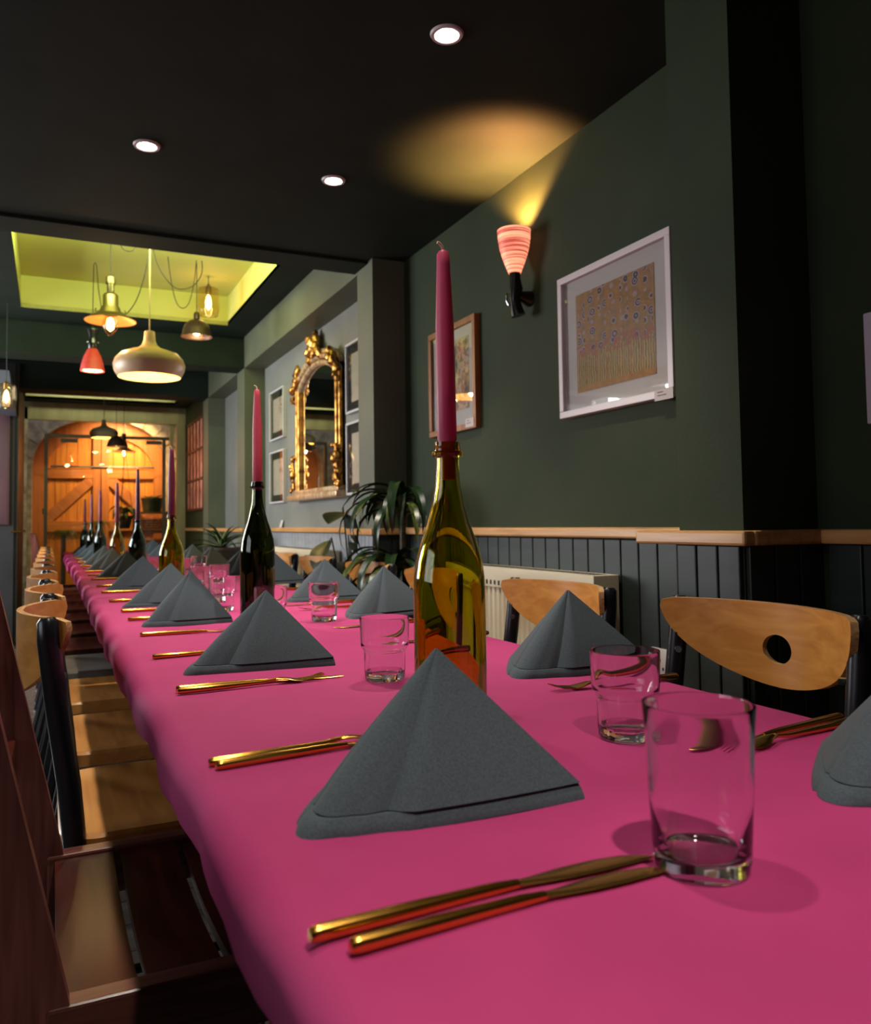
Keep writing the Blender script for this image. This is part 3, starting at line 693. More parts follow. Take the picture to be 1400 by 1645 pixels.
# ------------------------------------------------------------------ downlights
for k, (x, y, lab) in enumerate([(.924, 1.845, 'round recessed downlight closest to the wall sconce and camera'), (.282, 2.81, 'round recessed downlight on the aisle side of the dark ceiling'), (.938, 2.827, 'round recessed downlight by the ceiling beam, wall side'), (.282, 1.83, 'round recessed downlight over the aisle edge of the near table'), (.282, .85, 'round recessed downlight above the closest place setting'), (.282, -.13, 'round recessed downlight over the very end of the near table')]):
    t = thing('downlight', lab, 'light', (x, y, ZC), 0, 'recessed ceiling downlights')
    MB().lathe([(.028, -.001), (.033, -.006), (.041, -.006), (.044, 0)], 28).build('ring', 'white', t)
    MB().lathe([(0, -.0025), (.028, -.0025)], 24).build('lamp', 'lamp', t)
    light('downlight_beam', 'SPOT', (x, y, ZC-.02), [38, 38, 38, 40, 20, 54][k], (1.0, .90, .76), (0, 0, 0), spot_size=math.radians(84), spot_blend=.7, shadow_soft_size=.025)

# ------------------------------------------------------------------ pendants
def bulb(parent, z, r=.03, e=3.0, col=(1, .70, .38), glass=True):
    MB().lathe([(.0, z-r*1.5), (r*.45, z-r*1.25), (r*.9, z-r*.5), (r, z), (r*.85, z+r*.6), (r*.5, z+r*1.2), (r*.42, z+r*1.7)], 20).build('bulb_glass', 'amber_glass', parent)
    MB().lathe([(.0, z-r*.95), (r*.40, z-r*.6), (r*.5, z), (r*.35, z+r*.7), (.0, z+r*.9)], 14).build('filament', 'bulb', parent)
    MB().lathe([(r*.45, z+r*1.5), (r*.5, z+r*1.6), (r*.5, z+r*2.4), (0, z+r*2.4)], 14).build('bulb_cap', 'brass', parent)
def plight(loc, e, col=(1, .68, .34), r=.03):
    light('pendant_light', 'POINT', loc, e, col, shadow_soft_size=r)
def pcord(parent, pts, m='cord', r=.0028): MB().tube(pts, r, 6).build('cord', m, parent)
def shell(prof, th=.003):
    """closed shade profile: outside from top to rim, then back up inside"""
    return prof+[(max(.0015, r-th), z+(.0 if i else .001)) for i, (r, z) in enumerate(prof[::-1])]
TZ = 2.71
# brass pendant with wide brim
t = thing('pendant_lamp', 'brass stepped pendant lamp with a wide copper lined brim and bare bulb', 'lamp', (.30, 4.9, 2.15), 0, 'pendant lamps in the lime ceiling tray')
MB().lathe(shell([(.018, .265), (.026, .262), (.027, .235), (.0275, .225)]), 24).build('collar', 'brass', t)
MB().lathe(shell([(.016, .235), (.02, .232), (.02, .175), (.036, .165), (.041, .155), (.041, .10), (.052, .085), (.06, .06), (.066, .052)]), 32).build('stepped_body', 'brass', t)
MB().lathe([(.06, .055), (.10, .038), (.138, .015), (.139, .012)], 40).build('brim', 'brass', t)
MB().lathe([(.05, .050), (.10, .034), (.137, .011), (.139, .012)], 40).build('brim_lining', 'orange_in', t)
for s in (-1, 1): MB().tube([(s*.058, 0, .066), (s*.075, 0, .058), (s*.08, 0, .072), (s*.074, 0, .08)], .004, 6).build('thumb_screw', 'brass', t)
bulb(t, -.006, .044); pcord(t, [(0, 0, .26), (0, 0, .40), (.001, 0, TZ-2.15)])
plight((.30, 4.9, 2.10), 5)
# red streaked pendant
t = thing('pendant_lamp', 'small red streaked ceramic pendant lamp with black neck', 'lamp', (.238, 5.6, 1.995), 0, 'pendant lamps in the lime ceiling tray')
MB().lathe(shell([(.026, .145), (.033, .135), (.052, .095), (.066, .05), (.0735, .005), (.074, 0)], .004), 28).build('shade', 'raku', t)
MB().lathe([(0, .275), (.034, .272), (.036, .262), (.024, .225), (.030, .19), (.031, .17), (.026, .143), (.0, .14)], 20).build('neck', 'raku_neck', t)
for s in (-1, 1): MB().ball((s*.031, -.012, .185), .005).build('stud', 'chrome', t)
MB().lathe([(0, .02), (.03, .024), (.045, .02), (.06, .004)], 20).build('diffuser', mat('warm_diffuser', srgb(250, 232, 190), .5, **{'Emission Color': (1, .85, .55, 1), 'Emission Strength': 1.0}), t)
pcord(t, [(0, 0, .27), (.0, 0, .45), (.004, 0, TZ-1.995-.02), (.012, -.01, TZ-1.995-.012), (.02, -.01, TZ-1.995-.03), (.03, -.05, .52), (.045, -.12, .38), (.06, -.3, .30)])
plight((.238, 5.6, 1.965), 1.5)
# large mushroom pendant
def mushroom(name, lab, loc, s, ms, ml, grp, ztop, cordm):
    t = thing(name, lab, 'lamp', loc, 0, grp)
    out = [(.026, .255), (.028, .252), (.031, .205), (.040, .180), (.062, .160), (.105, .146), (.150, .128), (.178, .100), (.190, .068), (.186, .040), (.176, .018), (.164, .0)]
    MB().lathe([(r*s, z*s) for r, z in out], 44).build('shade', ms, t)
    MB().lathe([(r*s, z*s) for r, z in [(.164, .0), (.172, .02), (.178, .045), (.165, .09), (.10, .135), (.03, .15), (0, .152)]], 44).build('lining', ml, t)
    MB().ball((0, 0, .075*s), .035*s).build('bulb', 'bulb', t)
    pcord(t, [(0, 0, .25*s), (0, 0, (ztop-loc[2])/2), (0, 0, ztop-loc[2])], cordm, .0045)
    return t
mushroom('pendant_lamp', 'large taupe onion shaped pendant lamp with glowing cream inside', (.50, 4.8, 1.838), 1.02, 'mushroom', 'lining', 'pendant lamps in the lime ceiling tray', TZ, 'cord_tan')
plight((.50, 4.8, 1.87), 5)
# small dark dome
def dome(lab, loc, s, grp, ztop, e):
    t = thing('pendant_lamp', lab, 'lamp', loc, 0, grp)
    MB().lathe([(r*s, z*s) for r, z in shell([(.016, .115), (.045, .105), (.075, .08), (.088, .045), (.092, .022), (.1, .0)], .003)], 36).build('shade', 'bronze', t)
    MB().lathe([(r*s, z*s) for r, z in [(.098, .001), (.089, .022), (.085, .045), (.07, .076), (.04, .1), (0, .104)]], 36).build('lining', 'lining', t)
    MB().lathe([(r*s, z*s) for r, z in [(0, .165), (.014, .163), (.02, .15), (.02, .118), (.0, .11)]], 20).build('socket', 'bronze', t)
    MB().ball((0, 0, .03*s), .022*s).build('bulb', 'bulb', t)
    pcord(t, [(0, 0, .16*s), (0, 0, (ztop-loc[2])*.6), (0, 0, ztop-loc[2])])
    plight((loc[0], loc[1], loc[2]+.005*s), e)
    return t
dome('small dark bronze dome pendant lamp hanging beside the glass jar lamp', (.853, 5.4, 2.225), 1.0, 'pendant lamps in the lime ceiling tray', TZ, 2.5)
# glass jar pendant
def jar(lab, loc, s, grp, ztop, e):
    t = thing('pendant_lamp', lab, 'lamp', loc, 0, grp)
    MB().lathe([(r*s, z*s) for r, z in [(.04, 0), (.062, .004), (.066, .03), (.07, .045), (.07, .16), (.064, .182), (.03, .195), (.016, .197)]], 32).build('jar', 'amber_glass', t)
    MB().lathe([(r*s, z*s) for r, z in [(0, .215), (.008, .213), (.012, .20), (.02, .196), (.02, .15), (.0, .15)]], 16).build('socket', 'brass', t)
    MB().lathe([(0, .04*s), (.016*s, .06*s), (.02*s, .09*s), (.012*s, .13*s), (0, .145*s)], 16).build('bulb', 'bulb', t)
    pcord(t, [(0, 0, .21*s), (0, 0, .26*s), (0, 0, ztop-loc[2])])
    plight((loc[0], loc[1], loc[2]+.09*s), e)
jar('amber glass jar pendant lamp with a long bulb, topmost in the lime tray', (.971, 5.65, 2.433), 1.04, 'pendant lamps in the lime ceiling tray', TZ, 2.0)
jar('amber glass jar pendant lamp hanging over the aisle by the dark partition', (-.265, 6.0, 1.785), .85, 'pendant lamps by the gate', Z2, 1.5)
mushroom('pendant_lamp', 'olive green onion shaped pendant lamp in front of the timber gate', (.49, 8.9, 1.905), .72, 'olive_sh', 'lining', 'pendant lamps by the gate', 2.36, 'cord_tan')
plight((.49, 8.9, 1.92), 1.5)
dome('black dome pendant lamp in front of the timber gate', (.584, 8.55, 1.787), .92, 'pendant lamps by the gate', 2.36, 1.5)
t = thing('pendant_lamp', 'copper flared pendant lamp with glowing bulb in front of the timber gate', 'lamp', (.665, 8.7, 1.735), 0, 'pendant lamps by the gate')
MB().lathe(shell([(.016, .20), (.022, .195), (.022, .12), (.034, .10), (.04, .06), (.06, .045), (.115, .018)]), 32).build('shade', 'bronze', t)
MB().lathe([(.05, .044), (.113, .016)], 32).build('lining', 'orange_in', t)
bulb(t, .0, .03); pcord(t, [(0, 0, .2), (0, 0, .5), (0, 0, 2.36-1.735)])
plight((.665, 8.7, 1.70), 2)
# swagged spare cables under the tray
def swag(lab, pts): 
    P = [Vector(p) for p in pts]; fine = []
    for i in range(len(P)-1):
        p0 = P[max(i-1, 0)]; p1 = P[i]; p2 = P[i+1]; p3 = P[min(i+2, len(P)-1)]
        for k in range(6):
            u = k/6; fine.append(.5*((2*p1)+(p2-p0)*u+(2*p0-5*p1+4*p2-p3)*u*u+(3*p1-p0-3*p2+p3)*u**3))
    fine.append(P[-1])
    tag(MB().tube(fine, .0028, 6).build('cable_swag', 'cord', None), lab, 'cable', 'looped cables in the lime ceiling tray')
swag('short looped black cable nearest the brass pendant lamp', [(.34, 4.9, 2.70), (.355, 4.9, 2.60), (.395, 4.9, 2.575), (.43, 4.9, 2.60), (.45, 4.9, 2.70)])
swag('black cable swagged from the brass pendant towards the tray centre', [(.35, 4.9, 2.205), (.39, 4.88, 2.215), (.44, 4.85, 2.30), (.48, 4.82, 2.45), (.50, 4.8, 2.60), (.515, 4.8, 2.70)])
swag('wide looped black cable between tray centre and dark dome lamp', [(.53, 5.0, 2.70), (.56, 5.0, 2.56), (.62, 5.0, 2.46), (.69, 5.05, 2.43), (.78, 5.1, 2.47), (.85, 5.2, 2.58), (.87, 5.3, 2.70)])
swag('narrow looped black cable hanging lowest by the jar lamp', [(.66, 5.3, 2.70), (.68, 5.3, 2.55), (.71, 5.3, 2.42), (.75, 5.3, 2.38), (.79, 5.3, 2.42), (.82, 5.3, 2.55), (.835, 5.3, 2.70)])

# ------------------------------------------------------------------ tables and cloths
TT = .755
def cloth(x0, x1, y0, y1, z, lab, wob=.004):
    r = .03; drop = .038; n = 60
    # cross-section from the aisle hem over the top to the wall hem
    sec = [(x0+.006, z-r-drop), (x0, z-r-drop*.5)]+[(x0+r-r*math.cos(a*PI/16), z-r+r*math.sin(a*PI/16)) for a in range(0, 9)]
    m = 14; sec += [(x0+r+(x1-x0-2*r)*k/m, z) for k in range(1, m)]
    sec += [(x1-r+r*math.sin(a*PI/16), z-r+r*math.cos(a*PI/16)) for a in range(0, 9)]+[(x1, z-r-drop*.5), (x1-.006, z-r-drop)]
    mb = MB(); ns = len(sec); rows = []
    ys = [(y0, 1.0), (y0, .55), (y0+r*.13, .25), (y0+r*.4, .08), (y0+r, 0.0)]+[(y0+r+(y1-y0-2*r)*k/n, 0.0) for k in range(1, n)]+[(y1-r, 0.0), (y1-r*.4, .08), (y1-r*.13, .25), (y1, .55), (y1, 1.0)]
    vs = []
    for (y, dz) in ys:
        for (x, zz) in sec:
            edge = max(0, 1-(zz-(z-r-drop))/(r+drop))
            w = wob*edge*math.sin(y*17+x*3)+wob*.6*edge*math.sin(y*41)
            zz2 = zz if dz == 0 else min(zz, z-(r+drop)*dz*.98)
            vs.append((x+(w if x < (x0+x1)/2 else -w), y, zz2+.0008*math.sin(x*23+y*5)*(1-edge)))
    fs = []
    for j in range(len(ys)-1):
        for i in range(ns-1): fs.append((j*ns+i, j*ns+i+1, (j+1)*ns+i+1, (j+1)*ns+i))
    mb.add(vs, fs); o = mb.build('tablecloth', 'cloth', None, fix=False); o.data.flip_normals() if o.data.polygons[len(fs)//2].normal.z < 0 else None
    return tag(o, lab, 'tablecloth', 'magenta tablecloths of the long table')
TABS = [(.122, .872, -.55, 3.08, TT, 'magenta cloth over the table nearest the camera'), (.128, .885, 3.10, 6.15, TT-.003, 'magenta cloth over the middle table of the row'), (.118, .885, 6.17, 9.2, TT-.003, 'magenta cloth over the table nearest the gate')]
for i, (x0, x1, y0, y1, z, lab) in enumerate(TABS):
    cloth(x0, x1, y0, y1, z, lab)
    t = thing('dining_table', ['dark wooden table under the cloth nearest the camera', 'dark wooden table under the middle cloth', 'dark wooden table under the cloth nearest the gate'][i], 'table', ((x0+x1)/2, (y0+y1)/2, 0), 0, 'long row of dining tables')
    a, c = (x1-x0)/2-.012, (y1-y0)/2-.012
    MB().box((-a, -c, z-.042), (a, c, z-.012), ch=.01).build('tabletop', 'mahog', t)
    for sx in (-1, 1):
        for sy in (-1, 1): MB().box((sx*(a-.28)-.03, sy*(c-.25)-.03, 0), (sx*(a-.28)+.03, sy*(c-.25)+.03, z-.044), ch=.004).build('leg', 'slate', t)
    for sx in (-1, 1): MB().box((sx*(a-.28)-.012, -c+.28, z-.10), (sx*(a-.28)+.012, c-.28, z-.044)).build('apron', 'slate', t, False)

# ------------------------------------------------------------------ napkins
def napkin_base(w1, w2, rad=.022, n=24, bow=.006):
    """V-shaped floor line: wing tip 1 -> rounded vertex at the origin -> wing tip 2"""
    w1 = Vector(w1); w2 = Vector(w2); d1 = w1.normalized(); d2 = w2.normalized()
    pts = []
    n1 = 24
    for k in range(n1): 
        u = 1-k/n1; p = w1*u
        if u*w1.length > rad*1.6: pts.append(p+Vector((d1.y, -d1.x))*(bow*math.sin(PI*u)))
    a = d1*rad*1.6; b = d2*rad*1.6
    for k in range(9):
        u = k/8; pts.append(a*(1-u)**2+Vector((-.0, -.0))*2*u*(1-u)+b*u*u)
    for k in range(1, n1+1):
        u = k/n1; p = w2*u
        if u*w2.length > rad*1.6: pts.append(p-Vector((d2.y, -d2.x))*(bow*math.sin(PI*u)))
    return pts
def cone_sheet(base, apex, t0, t1, th, rows=10, off=0.0, crease=None):
    """napkin wall between heights t0..t1 of the cone over the base line, thickness th inwards"""
    apex = Vector(apex); mb = MB(); n = len(base); vs = []
    for layer in (0, 1):
        for j in range(rows+1):
            t = t0+(t1-t0)*j/rows
            for i, p in enumerate(base):
                q = Vector((p.x, p.y, 0))*(1-t)+apex*t
                tn = base[min(i+1, n-1)]-base[max(i-1, 0)]; nr = Vector((tn.y, -tn.x, 0)).normalized()
                sag = .008*math.sin(PI*t)*math.sin(PI*i/(n-1))
                o = off-(th if layer else 0)+sag
                if crease: o += crease(i/(n-1), t)
                q = q-nr*o*(1-t*.75)
                if q.x > .251: q.x = .251+(q.x-.251)*.12
                vs.append(q)
    m = (rows+1)*n; fs = []
    for j in range(rows):
        for i in range(n-1):
            q = (j*n+i, j*n+i+1, (j+1)*n+i+1, (j+1)*n+i); fs.append(q); fs.append(tuple(k+m for k in q[::-1]))
    rim = [i for i in range(n)]+[j*n+n-1 for j in range(1, rows+1)]+[rows*n+i for i in range(n-2, -1, -1)]+[j*n for j in range(rows-1, 0, -1)]
    for k in range(len(rim)): a, b = rim[k], rim[(k+1) % len(rim)]; fs.append((a, b, b+m, a+m))
    return mb.add(vs, fs)
def sstep(a, b, x): x = min(1, max(0, (x-a)/(b-a))); return x*x*(3-2*x)
def make_napkin(hem=True):
    t = thing('napkin', 'charcoal folded napkin', 'napkin', (0, 0, TT), 0, 'folded charcoal napkins along the table')
    base = napkin_base((.262, -.012), (.10, .155))
    apex = (.150, .062, .128)
    cr = lambda s, tt: .011*(1-sstep(.335, .362, s))-.003*math.exp(-((s-.375)/.015)**2)          # overlapping front layer ends in a crease
    o = cone_sheet(base, apex, .105, 1.0, .006, 14, .006, cr).build('outer_fold', 'napkin', t)
    b2 = [p*1.0+Vector((-.006*max(0, 1-p.length/.12), -.002)) for p in base]
    cone_sheet(b2, apex, .0, .098, .006, 3, .0062, lambda s, tt: .002*math.sin(PI*min(1, tt/.098))+.004*(1-sstep(.325, .37, s))).build('hem_fold', 'napkin', t)
    b3 = [p*.93+Vector((.008, .006)) for p in base]
    cone_sheet(b3, (apex[0], apex[1], apex[2]-.006), .0, 1.0, .004, 8, 0).build('inner_fold', 'napkin', t)
    return t
nap = make_napkin()
left_n = [(.176, .630, 0), (.200, 1.402, -.03), (.203, 2.112, .04), (.198, 2.649, -.02), (.200, 3.469, .05), (.200, 4.312, 0), (.18, 5.037, -.04), (.18, 5.75, .03), (.185, 6.45, 0), (.18, 7.15, -.03), (.18, 7.85, .02), (.18, 8.5, 0)]
right_n = [(.604, .50, -.35), (.655, 1.103, .02), (.700, 1.99, .25), (.680, 2.535, .06), (.735, 3.40, .10), (.73, 4.10, .0), (.72, 4.85, .08), (.72, 5.60, 0), (.72, 6.35, .05), (.72, 7.1, 0), (.72, 7.9, .04)]
def zt(y): return TT if y < 3.09 else TT-.003
for i, (x, y, r) in enumerate(left_n):
    lab = ['large charcoal pyramid napkin on the aisle side, closest of its row to the camera', 'charcoal pyramid napkin, second from the camera in the aisle-side row'][i] if i < 2 else 'charcoal pyramid napkin, %s from the camera in the aisle-side row' % ORD[i]
    if i == 0: nap.location = (x, y, TT); nap.rotation_euler = (0, 0, r); nap['label'] = lab
    else:
        n2 = dup(nap, (x, y, zt(y)), r, lab)
        if i == 2: n2.scale = (.86, 1, 1.02)
for i, (x, y, r) in enumerate(right_n):
    lab = 'charcoal pyramid napkin cut off by the frame edge, beside the tall tumbler' if i == 0 else ('charcoal pyramid napkin behind the stepped tumbler, in front of the half-moon chair' if i == 1 else 'charcoal pyramid napkin, %s from the camera in the wall-side row' % ORD[i])
    n2 = dup(nap, (x, y, zt(y)), r, lab)
    n2.scale = (1.0, 1.1, .98+.04*random.random())

# ------------------------------------------------------------------ bottles with candles
def bottle_prof(h, r, rn):
    s = h/.34
    out = [(.0, .012*s), (r*.55, .006*s), (r*.86, 0), (r*.97, .004*s), (r, .012*s), (r, .165*s), (r*.985, .18*s), (r*.92, .20*s), (r*.78, .222*s), (r*.60, .244*s), (r*.46, .266*s), (rn*1.12, .29*s), (rn, .318*s), (rn, .322*s), (rn*1.2, .324*s), (rn*1.24, .330*s), (rn*1.16, .334*s), (rn*1.12, .341*s)]
    th = .0035
    inn = [(rn*1.12-th, .341*s)]+[(max(.001, q-th), z) for q, z in out[13:4:-1]]+[(r-th, .02*s), (r*.6, .018*s), (.0, .024*s)]
    return out+inn
def bottle(x, y, m, lab, h=.34, r=.044, rn=.0135, n=40):
    t = thing('wine_bottle', lab, 'bottle', (x, y, zt(y)), 0, 'candle bottles down the middle of the table')
    MB().lathe(bottle_prof(h, r, rn), n).build('glass_body', m, t)
    MB().lathe([(rn*1.3, h*.953), (rn*1.45, h*.962), (rn*1.3, h*.971)], 24, close=False).build('lip_ring', m, t)
    return t
def candle(x, y, zb, L, r0, r1, m, lab, lean=(0, 0)):
    t = thing('taper_candle', lab, 'candle', (x, y, zb), 0, 'taper candles in bottles')
    t.rotation_euler = (lean[1], lean[0], 0)
    e = .045
    MB().lathe([(0, -e), (r0*.75, -e), (r0*.80, -.004), (r0, .004), (r0*.985, L*.3), (r0*.85+r1*.15, L*.6), (r1*1.05, L*.92), (r1, L*.975), (r1*.7, L*.993), (.0015, L)], 24).build('wax', m, t)
    MB().tube([(0, 0, L-.004), (-.001, 0, L+.004), (-.005, 0, L+.008), (-.0075, 0, L+.0085)], .0018, 8).build('wick', 'wick', t)
BO = [(.432, .878, 'bottle_olive', 'olive wine bottle holding the tall pink candle, nearest the camera', .34, .043, .235, 'candle_pink', 'tall pink taper candle with a bent wick in the nearest bottle', 40),
      (.482, 2.09, 'bottle_brown', 'dark black-green wine bottle, second from the camera', .355, .044, .24, 'candle_red', 'rose red taper candle in the dark bottle in front of the mirror', 36),
      (.388, 3.0, 'bottle_olive', 'olive gold wine bottle with sloping shoulders, third from the camera', .283, .043, .235, 'candle_dark', 'plum taper candle against the pale door post, third from the camera', 32),
      (.432, 4.70, 'bottle_green', 'dark green wine bottle in front of the shelf unit, fourth from the camera', .285, .047, .275, 'candle_dark', 'plum taper candle in front of the hanging plant, fourth from the camera', 28),
      (.362, 5.2, 'bottle_olive', 'pale olive wine bottle in front of the gate, fifth from the camera', .275, .043, .235, 'candle_dark', 'plum taper candle fifth from the camera', 24),
      (.325, 6.3, 'bottle_green', 'dark green wine bottle, sixth from the camera', .29, .043, .225, 'candle_dark', 'plum taper candle sixth from the camera', 20),
      (.315, 7.4, 'bottle_green', 'dark green wine bottle, seventh from the camera', .29, .043, .225, 'candle_dark', 'plum taper candle seventh from the camera', 20),
      (.30, 8.4, 'bottle_green', 'dark green wine bottle, last before the gate', .29, .043, .225, 'candle_dark', 'plum taper candle last before the gate', 20)]
for (x, y, m, lab, h, r, L, cm, cl, n) in BO:
    bottle(x, y, m, lab, h, r, .0135 if y < 1 else .0132, n)
    candle(x, y, zt(y)+h*1.0035, L, .0118 if y < 1 else .0125, .0078, cm, cl, (-.008 if y < 1 else 0, 0))

# ------------------------------------------------------------------ glasses
def tall_tumbler():
    t = thing('tumbler', 'tall straight clear tumbler beside the near cutlery', 'glass', (.418, .452, TT))
    t.scale = (1, 1, .945)
    out = [(0, .0025), (.026, .0015), (.0305, 0), (.0325, .003), (.0335, .010), (.0355, .05), (.0375, .10), (.0390, .119), (.0388, .1208)]
    inn = [(.0372, .1208), (.0366, .118), (.0350, .09), (.0330, .05), (.0308, .018), (.027, .0125), (0, .0115)]
    MB().lathe(out+inn, 64).build('glass_body', 'glass', t)
    return t
tall_tumbler()
def stack_prof():
    out = [(0, .003), (.024, .002), (.0275, 0), (.0300, .003), (.0312, .012), (.0325, .042), (.0330, .047), (.0372, .052), (.0378, .056), (.0385, .075), (.0393, .0965), (.0391, .098)]
    inn = [(.0376, .098), (.0370, .09), (.0362, .06), (.0352, .055), (.0312, .049), (.0305, .043), (.0290, .016), (.024, .012), (0, .0115)]
    return out+inn
st = thing('stacking_tumbler', 'clear stepped tumbler behind the tall one', 'glass', (.590, .752, TT), 0, 'clear stepped tumblers along the table')
MB().lathe(stack_prof(), 60, mod=lambda a, z, r: 1+(.022*math.cos(a*24) if .001 < z < .014 and r > .026 else 0)).build('glass_body', 'glass', st)
st['label'] = 'clear stepped tumbler behind the tall tumbler, nearest of the stepped ones'
GL = [(.478, 1.205, 'clear stepped tumbler touching the olive bottle'), (.630, 2.0, 'clear stepped tumbler standing alone between dark bottle and wall-side napkin'), (.476, 1.93, 'clear stepped tumbler just in front of the dark bottle'),
      (.452, 2.40, 'clear stepped tumbler close behind the third aisle-side napkin, in front of another'), (.492, 2.735, 'clear stepped tumbler behind the dark bottle, aisle side'),
      (.59, 3.20, 'clear stepped tumbler'), (.505, 3.10, 'clear stepped tumbler'), (.414, 3.83, 'clear stepped tumbler'), (.568, 3.93, 'clear stepped tumbler'), (.675, 4.20, 'clear stepped tumbler'), (.475, 5.0, 'clear stepped tumbler'), (.70, 5.15, 'clear stepped tumbler'), (.439, 5.43, 'clear stepped tumbler'), (.56, 5.85, 'clear stepped tumbler'), (.427, 6.32, 'clear stepped tumbler'), (.60, 6.9, 'clear stepped tumbler'), (.43, 7.2, 'clear stepped tumbler')]
for i, (x, y, lab) in enumerate(GL):
    if i >= 5: lab = 'clear stepped tumbler far down the table, %s along from the dark bottle' % ORD[i-5]
    dup(st, (x, y, zt(y)), random.random(), lab)

# ------------------------------------------------------------------ cutlery
def loft(secs, n=10):
    """secs: (x, y, z, half width, half height) along +x"""
    mb = MB(); vs = []; fs = []
    for (x, y, z, w, hh) in secs:
        for k in range(n):
            a = 2*PI*k/n; vs.append((x, y+w*math.cos(a), z+hh*math.sin(a)))
    m = len(secs)
    for i in range(m-1):
        for k in range(n): fs.append((i*n+k, i*n+(k+1) % n, (i+1)*n+(k+1) % n, (i+1)*n+k))
    fs.append(tuple(range(n))); fs.append(tuple((m-1)*n+k for k in range(n))[::-1]); return mb.add(vs, fs)
def make_knife():
    t = thing('table_knife', 'gold table knife', 'knife', (0, 0, TT), 0, 'gold cutlery on the cloth')
    loft([(0, 0, .0055, .0035, .0035), (.002, 0, .0055, .0045, .0045), (.006, 0, .0055, .0049, .0052), (.06, 0, .0052, .005, .005), (.125, 0, .0045, .0038, .0042), (.145, 0, .004, .0035, .003)], 14).build('handle', 'gold', t)
    loft([(.140, 0, .004, .003, .0026), (.160, .001, .003, .006, .0014), (.185, .001, .0025, .009, .0011), (.215, 0, .0022, .0095, .001), (.238, -.002, .002, .0075, .0009), (.252, -.0055, .002, .0035, .0008), (.257, -.008, .002, .0008, .0006)], 14).build('blade', 'gold_dark', t)
    return t
def make_fork():
    t = thing('table_fork', 'gold table fork', 'fork', (0, 0, TT), 0, 'gold cutlery on the cloth')
    loft([(0, 0, .0052, .0035, .0035), (.004, 0, .0052, .005, .005), (.07, 0, .0052, .0045, .0045), (.125, 0, .006, .003, .003), (.15, 0, .009, .0028, .0024)], 12).build('handle', 'gold', t)
    loft([(.146, 0, .0088, .0028, .0023), (.16, 0, .0085, .008, .0016), (.172, 0, .006, .0115, .0012), (.186, 0, .004, .0118, .0011)], 14).build('fork_head', 'gold', t)
    for k in range(4):
        y = -.0092+.0061*k
        loft([(.184, y, .004, .0022, .001), (.205, y, .006, .0018, .001), (.222, y*.9, .0105, .0009, .0007)], 8).build('tine', 'gold', t)
    return t
kn = make_knife(); fk = make_fork()
kn.location = (.139, .474, TT); kn.rotation_euler = (0, 0, .045); kn['label'] = 'gold knife nearer the big napkin of the close pair, blade towards the tumbler'
k2 = dup(kn, (.156, .451, TT), .05, 'gold knife closest to the camera, blade towards the tall tumbler'); k2.scale = (.93, .93, 1)
fk.location = (.148, .858, TT); fk.rotation_euler = (0, 0, .10); fk['label'] = 'gold fork beside a knife, running behind the closest aisle-side napkin'
dup(kn, (.152, .842, TT), .13, 'gold knife beside a fork, running behind the closest aisle-side napkin')
dup(kn, (.17, 1.262, TT), .01, 'gold knife, one of the pair in front of the second aisle-side napkin, tip longest')
dup(fk, (.17, 1.245, TT), .03, 'gold fork, one of the pair in front of the second aisle-side napkin')
dup(fk, (.173, 1.595, TT), .02, 'gold fork just behind the second aisle-side napkin')
dup(kn, (.183, 1.93, TT), .0, 'gold knife just in front of the third aisle-side napkin')
dup(fk, (.185, 2.27, TT), .02, 'gold fork just behind the third aisle-side napkin')
dup(kn, (.185, 2.50, TT), .0, 'gold knife in front of the fourth aisle-side napkin')
for k, y in enumerate((2.86, 3.3, 3.66, 4.15, 4.52, 4.88, 5.25, 5.6, 5.95, 6.3, 6.65, 7.0, 7.4)):
    dup(kn if k % 2 else fk, (.175, y, zt(y)), random.uniform(-.04, .04), 'gold %s far along the aisle-side row, %s past the fourth napkin' % ('knife' if k % 2 else 'fork', ORD[k]))
# wall side: handles towards the wall, tips towards the middle
dup(fk, (.872, .985, TT), PI-.06, 'gold fork with raised tines between the stepped tumbler and wall-side napkin')
dup(kn, (.862, .69, TT), PI+.10, 'gold knife with its handle towards the half-moon chair, seen past the tall tumbler')
dup(fk, (.862, .672, TT), PI+.11, 'gold fork with its handle towards the half-moon chair, seen past the tall tumbler')
dup(kn, (.86, 1.56, TT), PI+.05, 'gold knife between the first and second wall-side napkins past the olive bottle')
dup(kn, (.86, 1.85, TT), PI+.02, 'gold knife just in front of the napkin behind the olive bottle')
dup(fk, (.86, 2.27, TT), PI+.02, 'gold fork beside the stepped tumbler standing alone')
dup(kn, (.86, 2.42, TT), PI+.0, 'gold knife in front of the fourth wall-side napkin')
dup(fk, (.86, 3.0, TT), PI+.0, 'gold fork behind the fourth wall-side napkin')

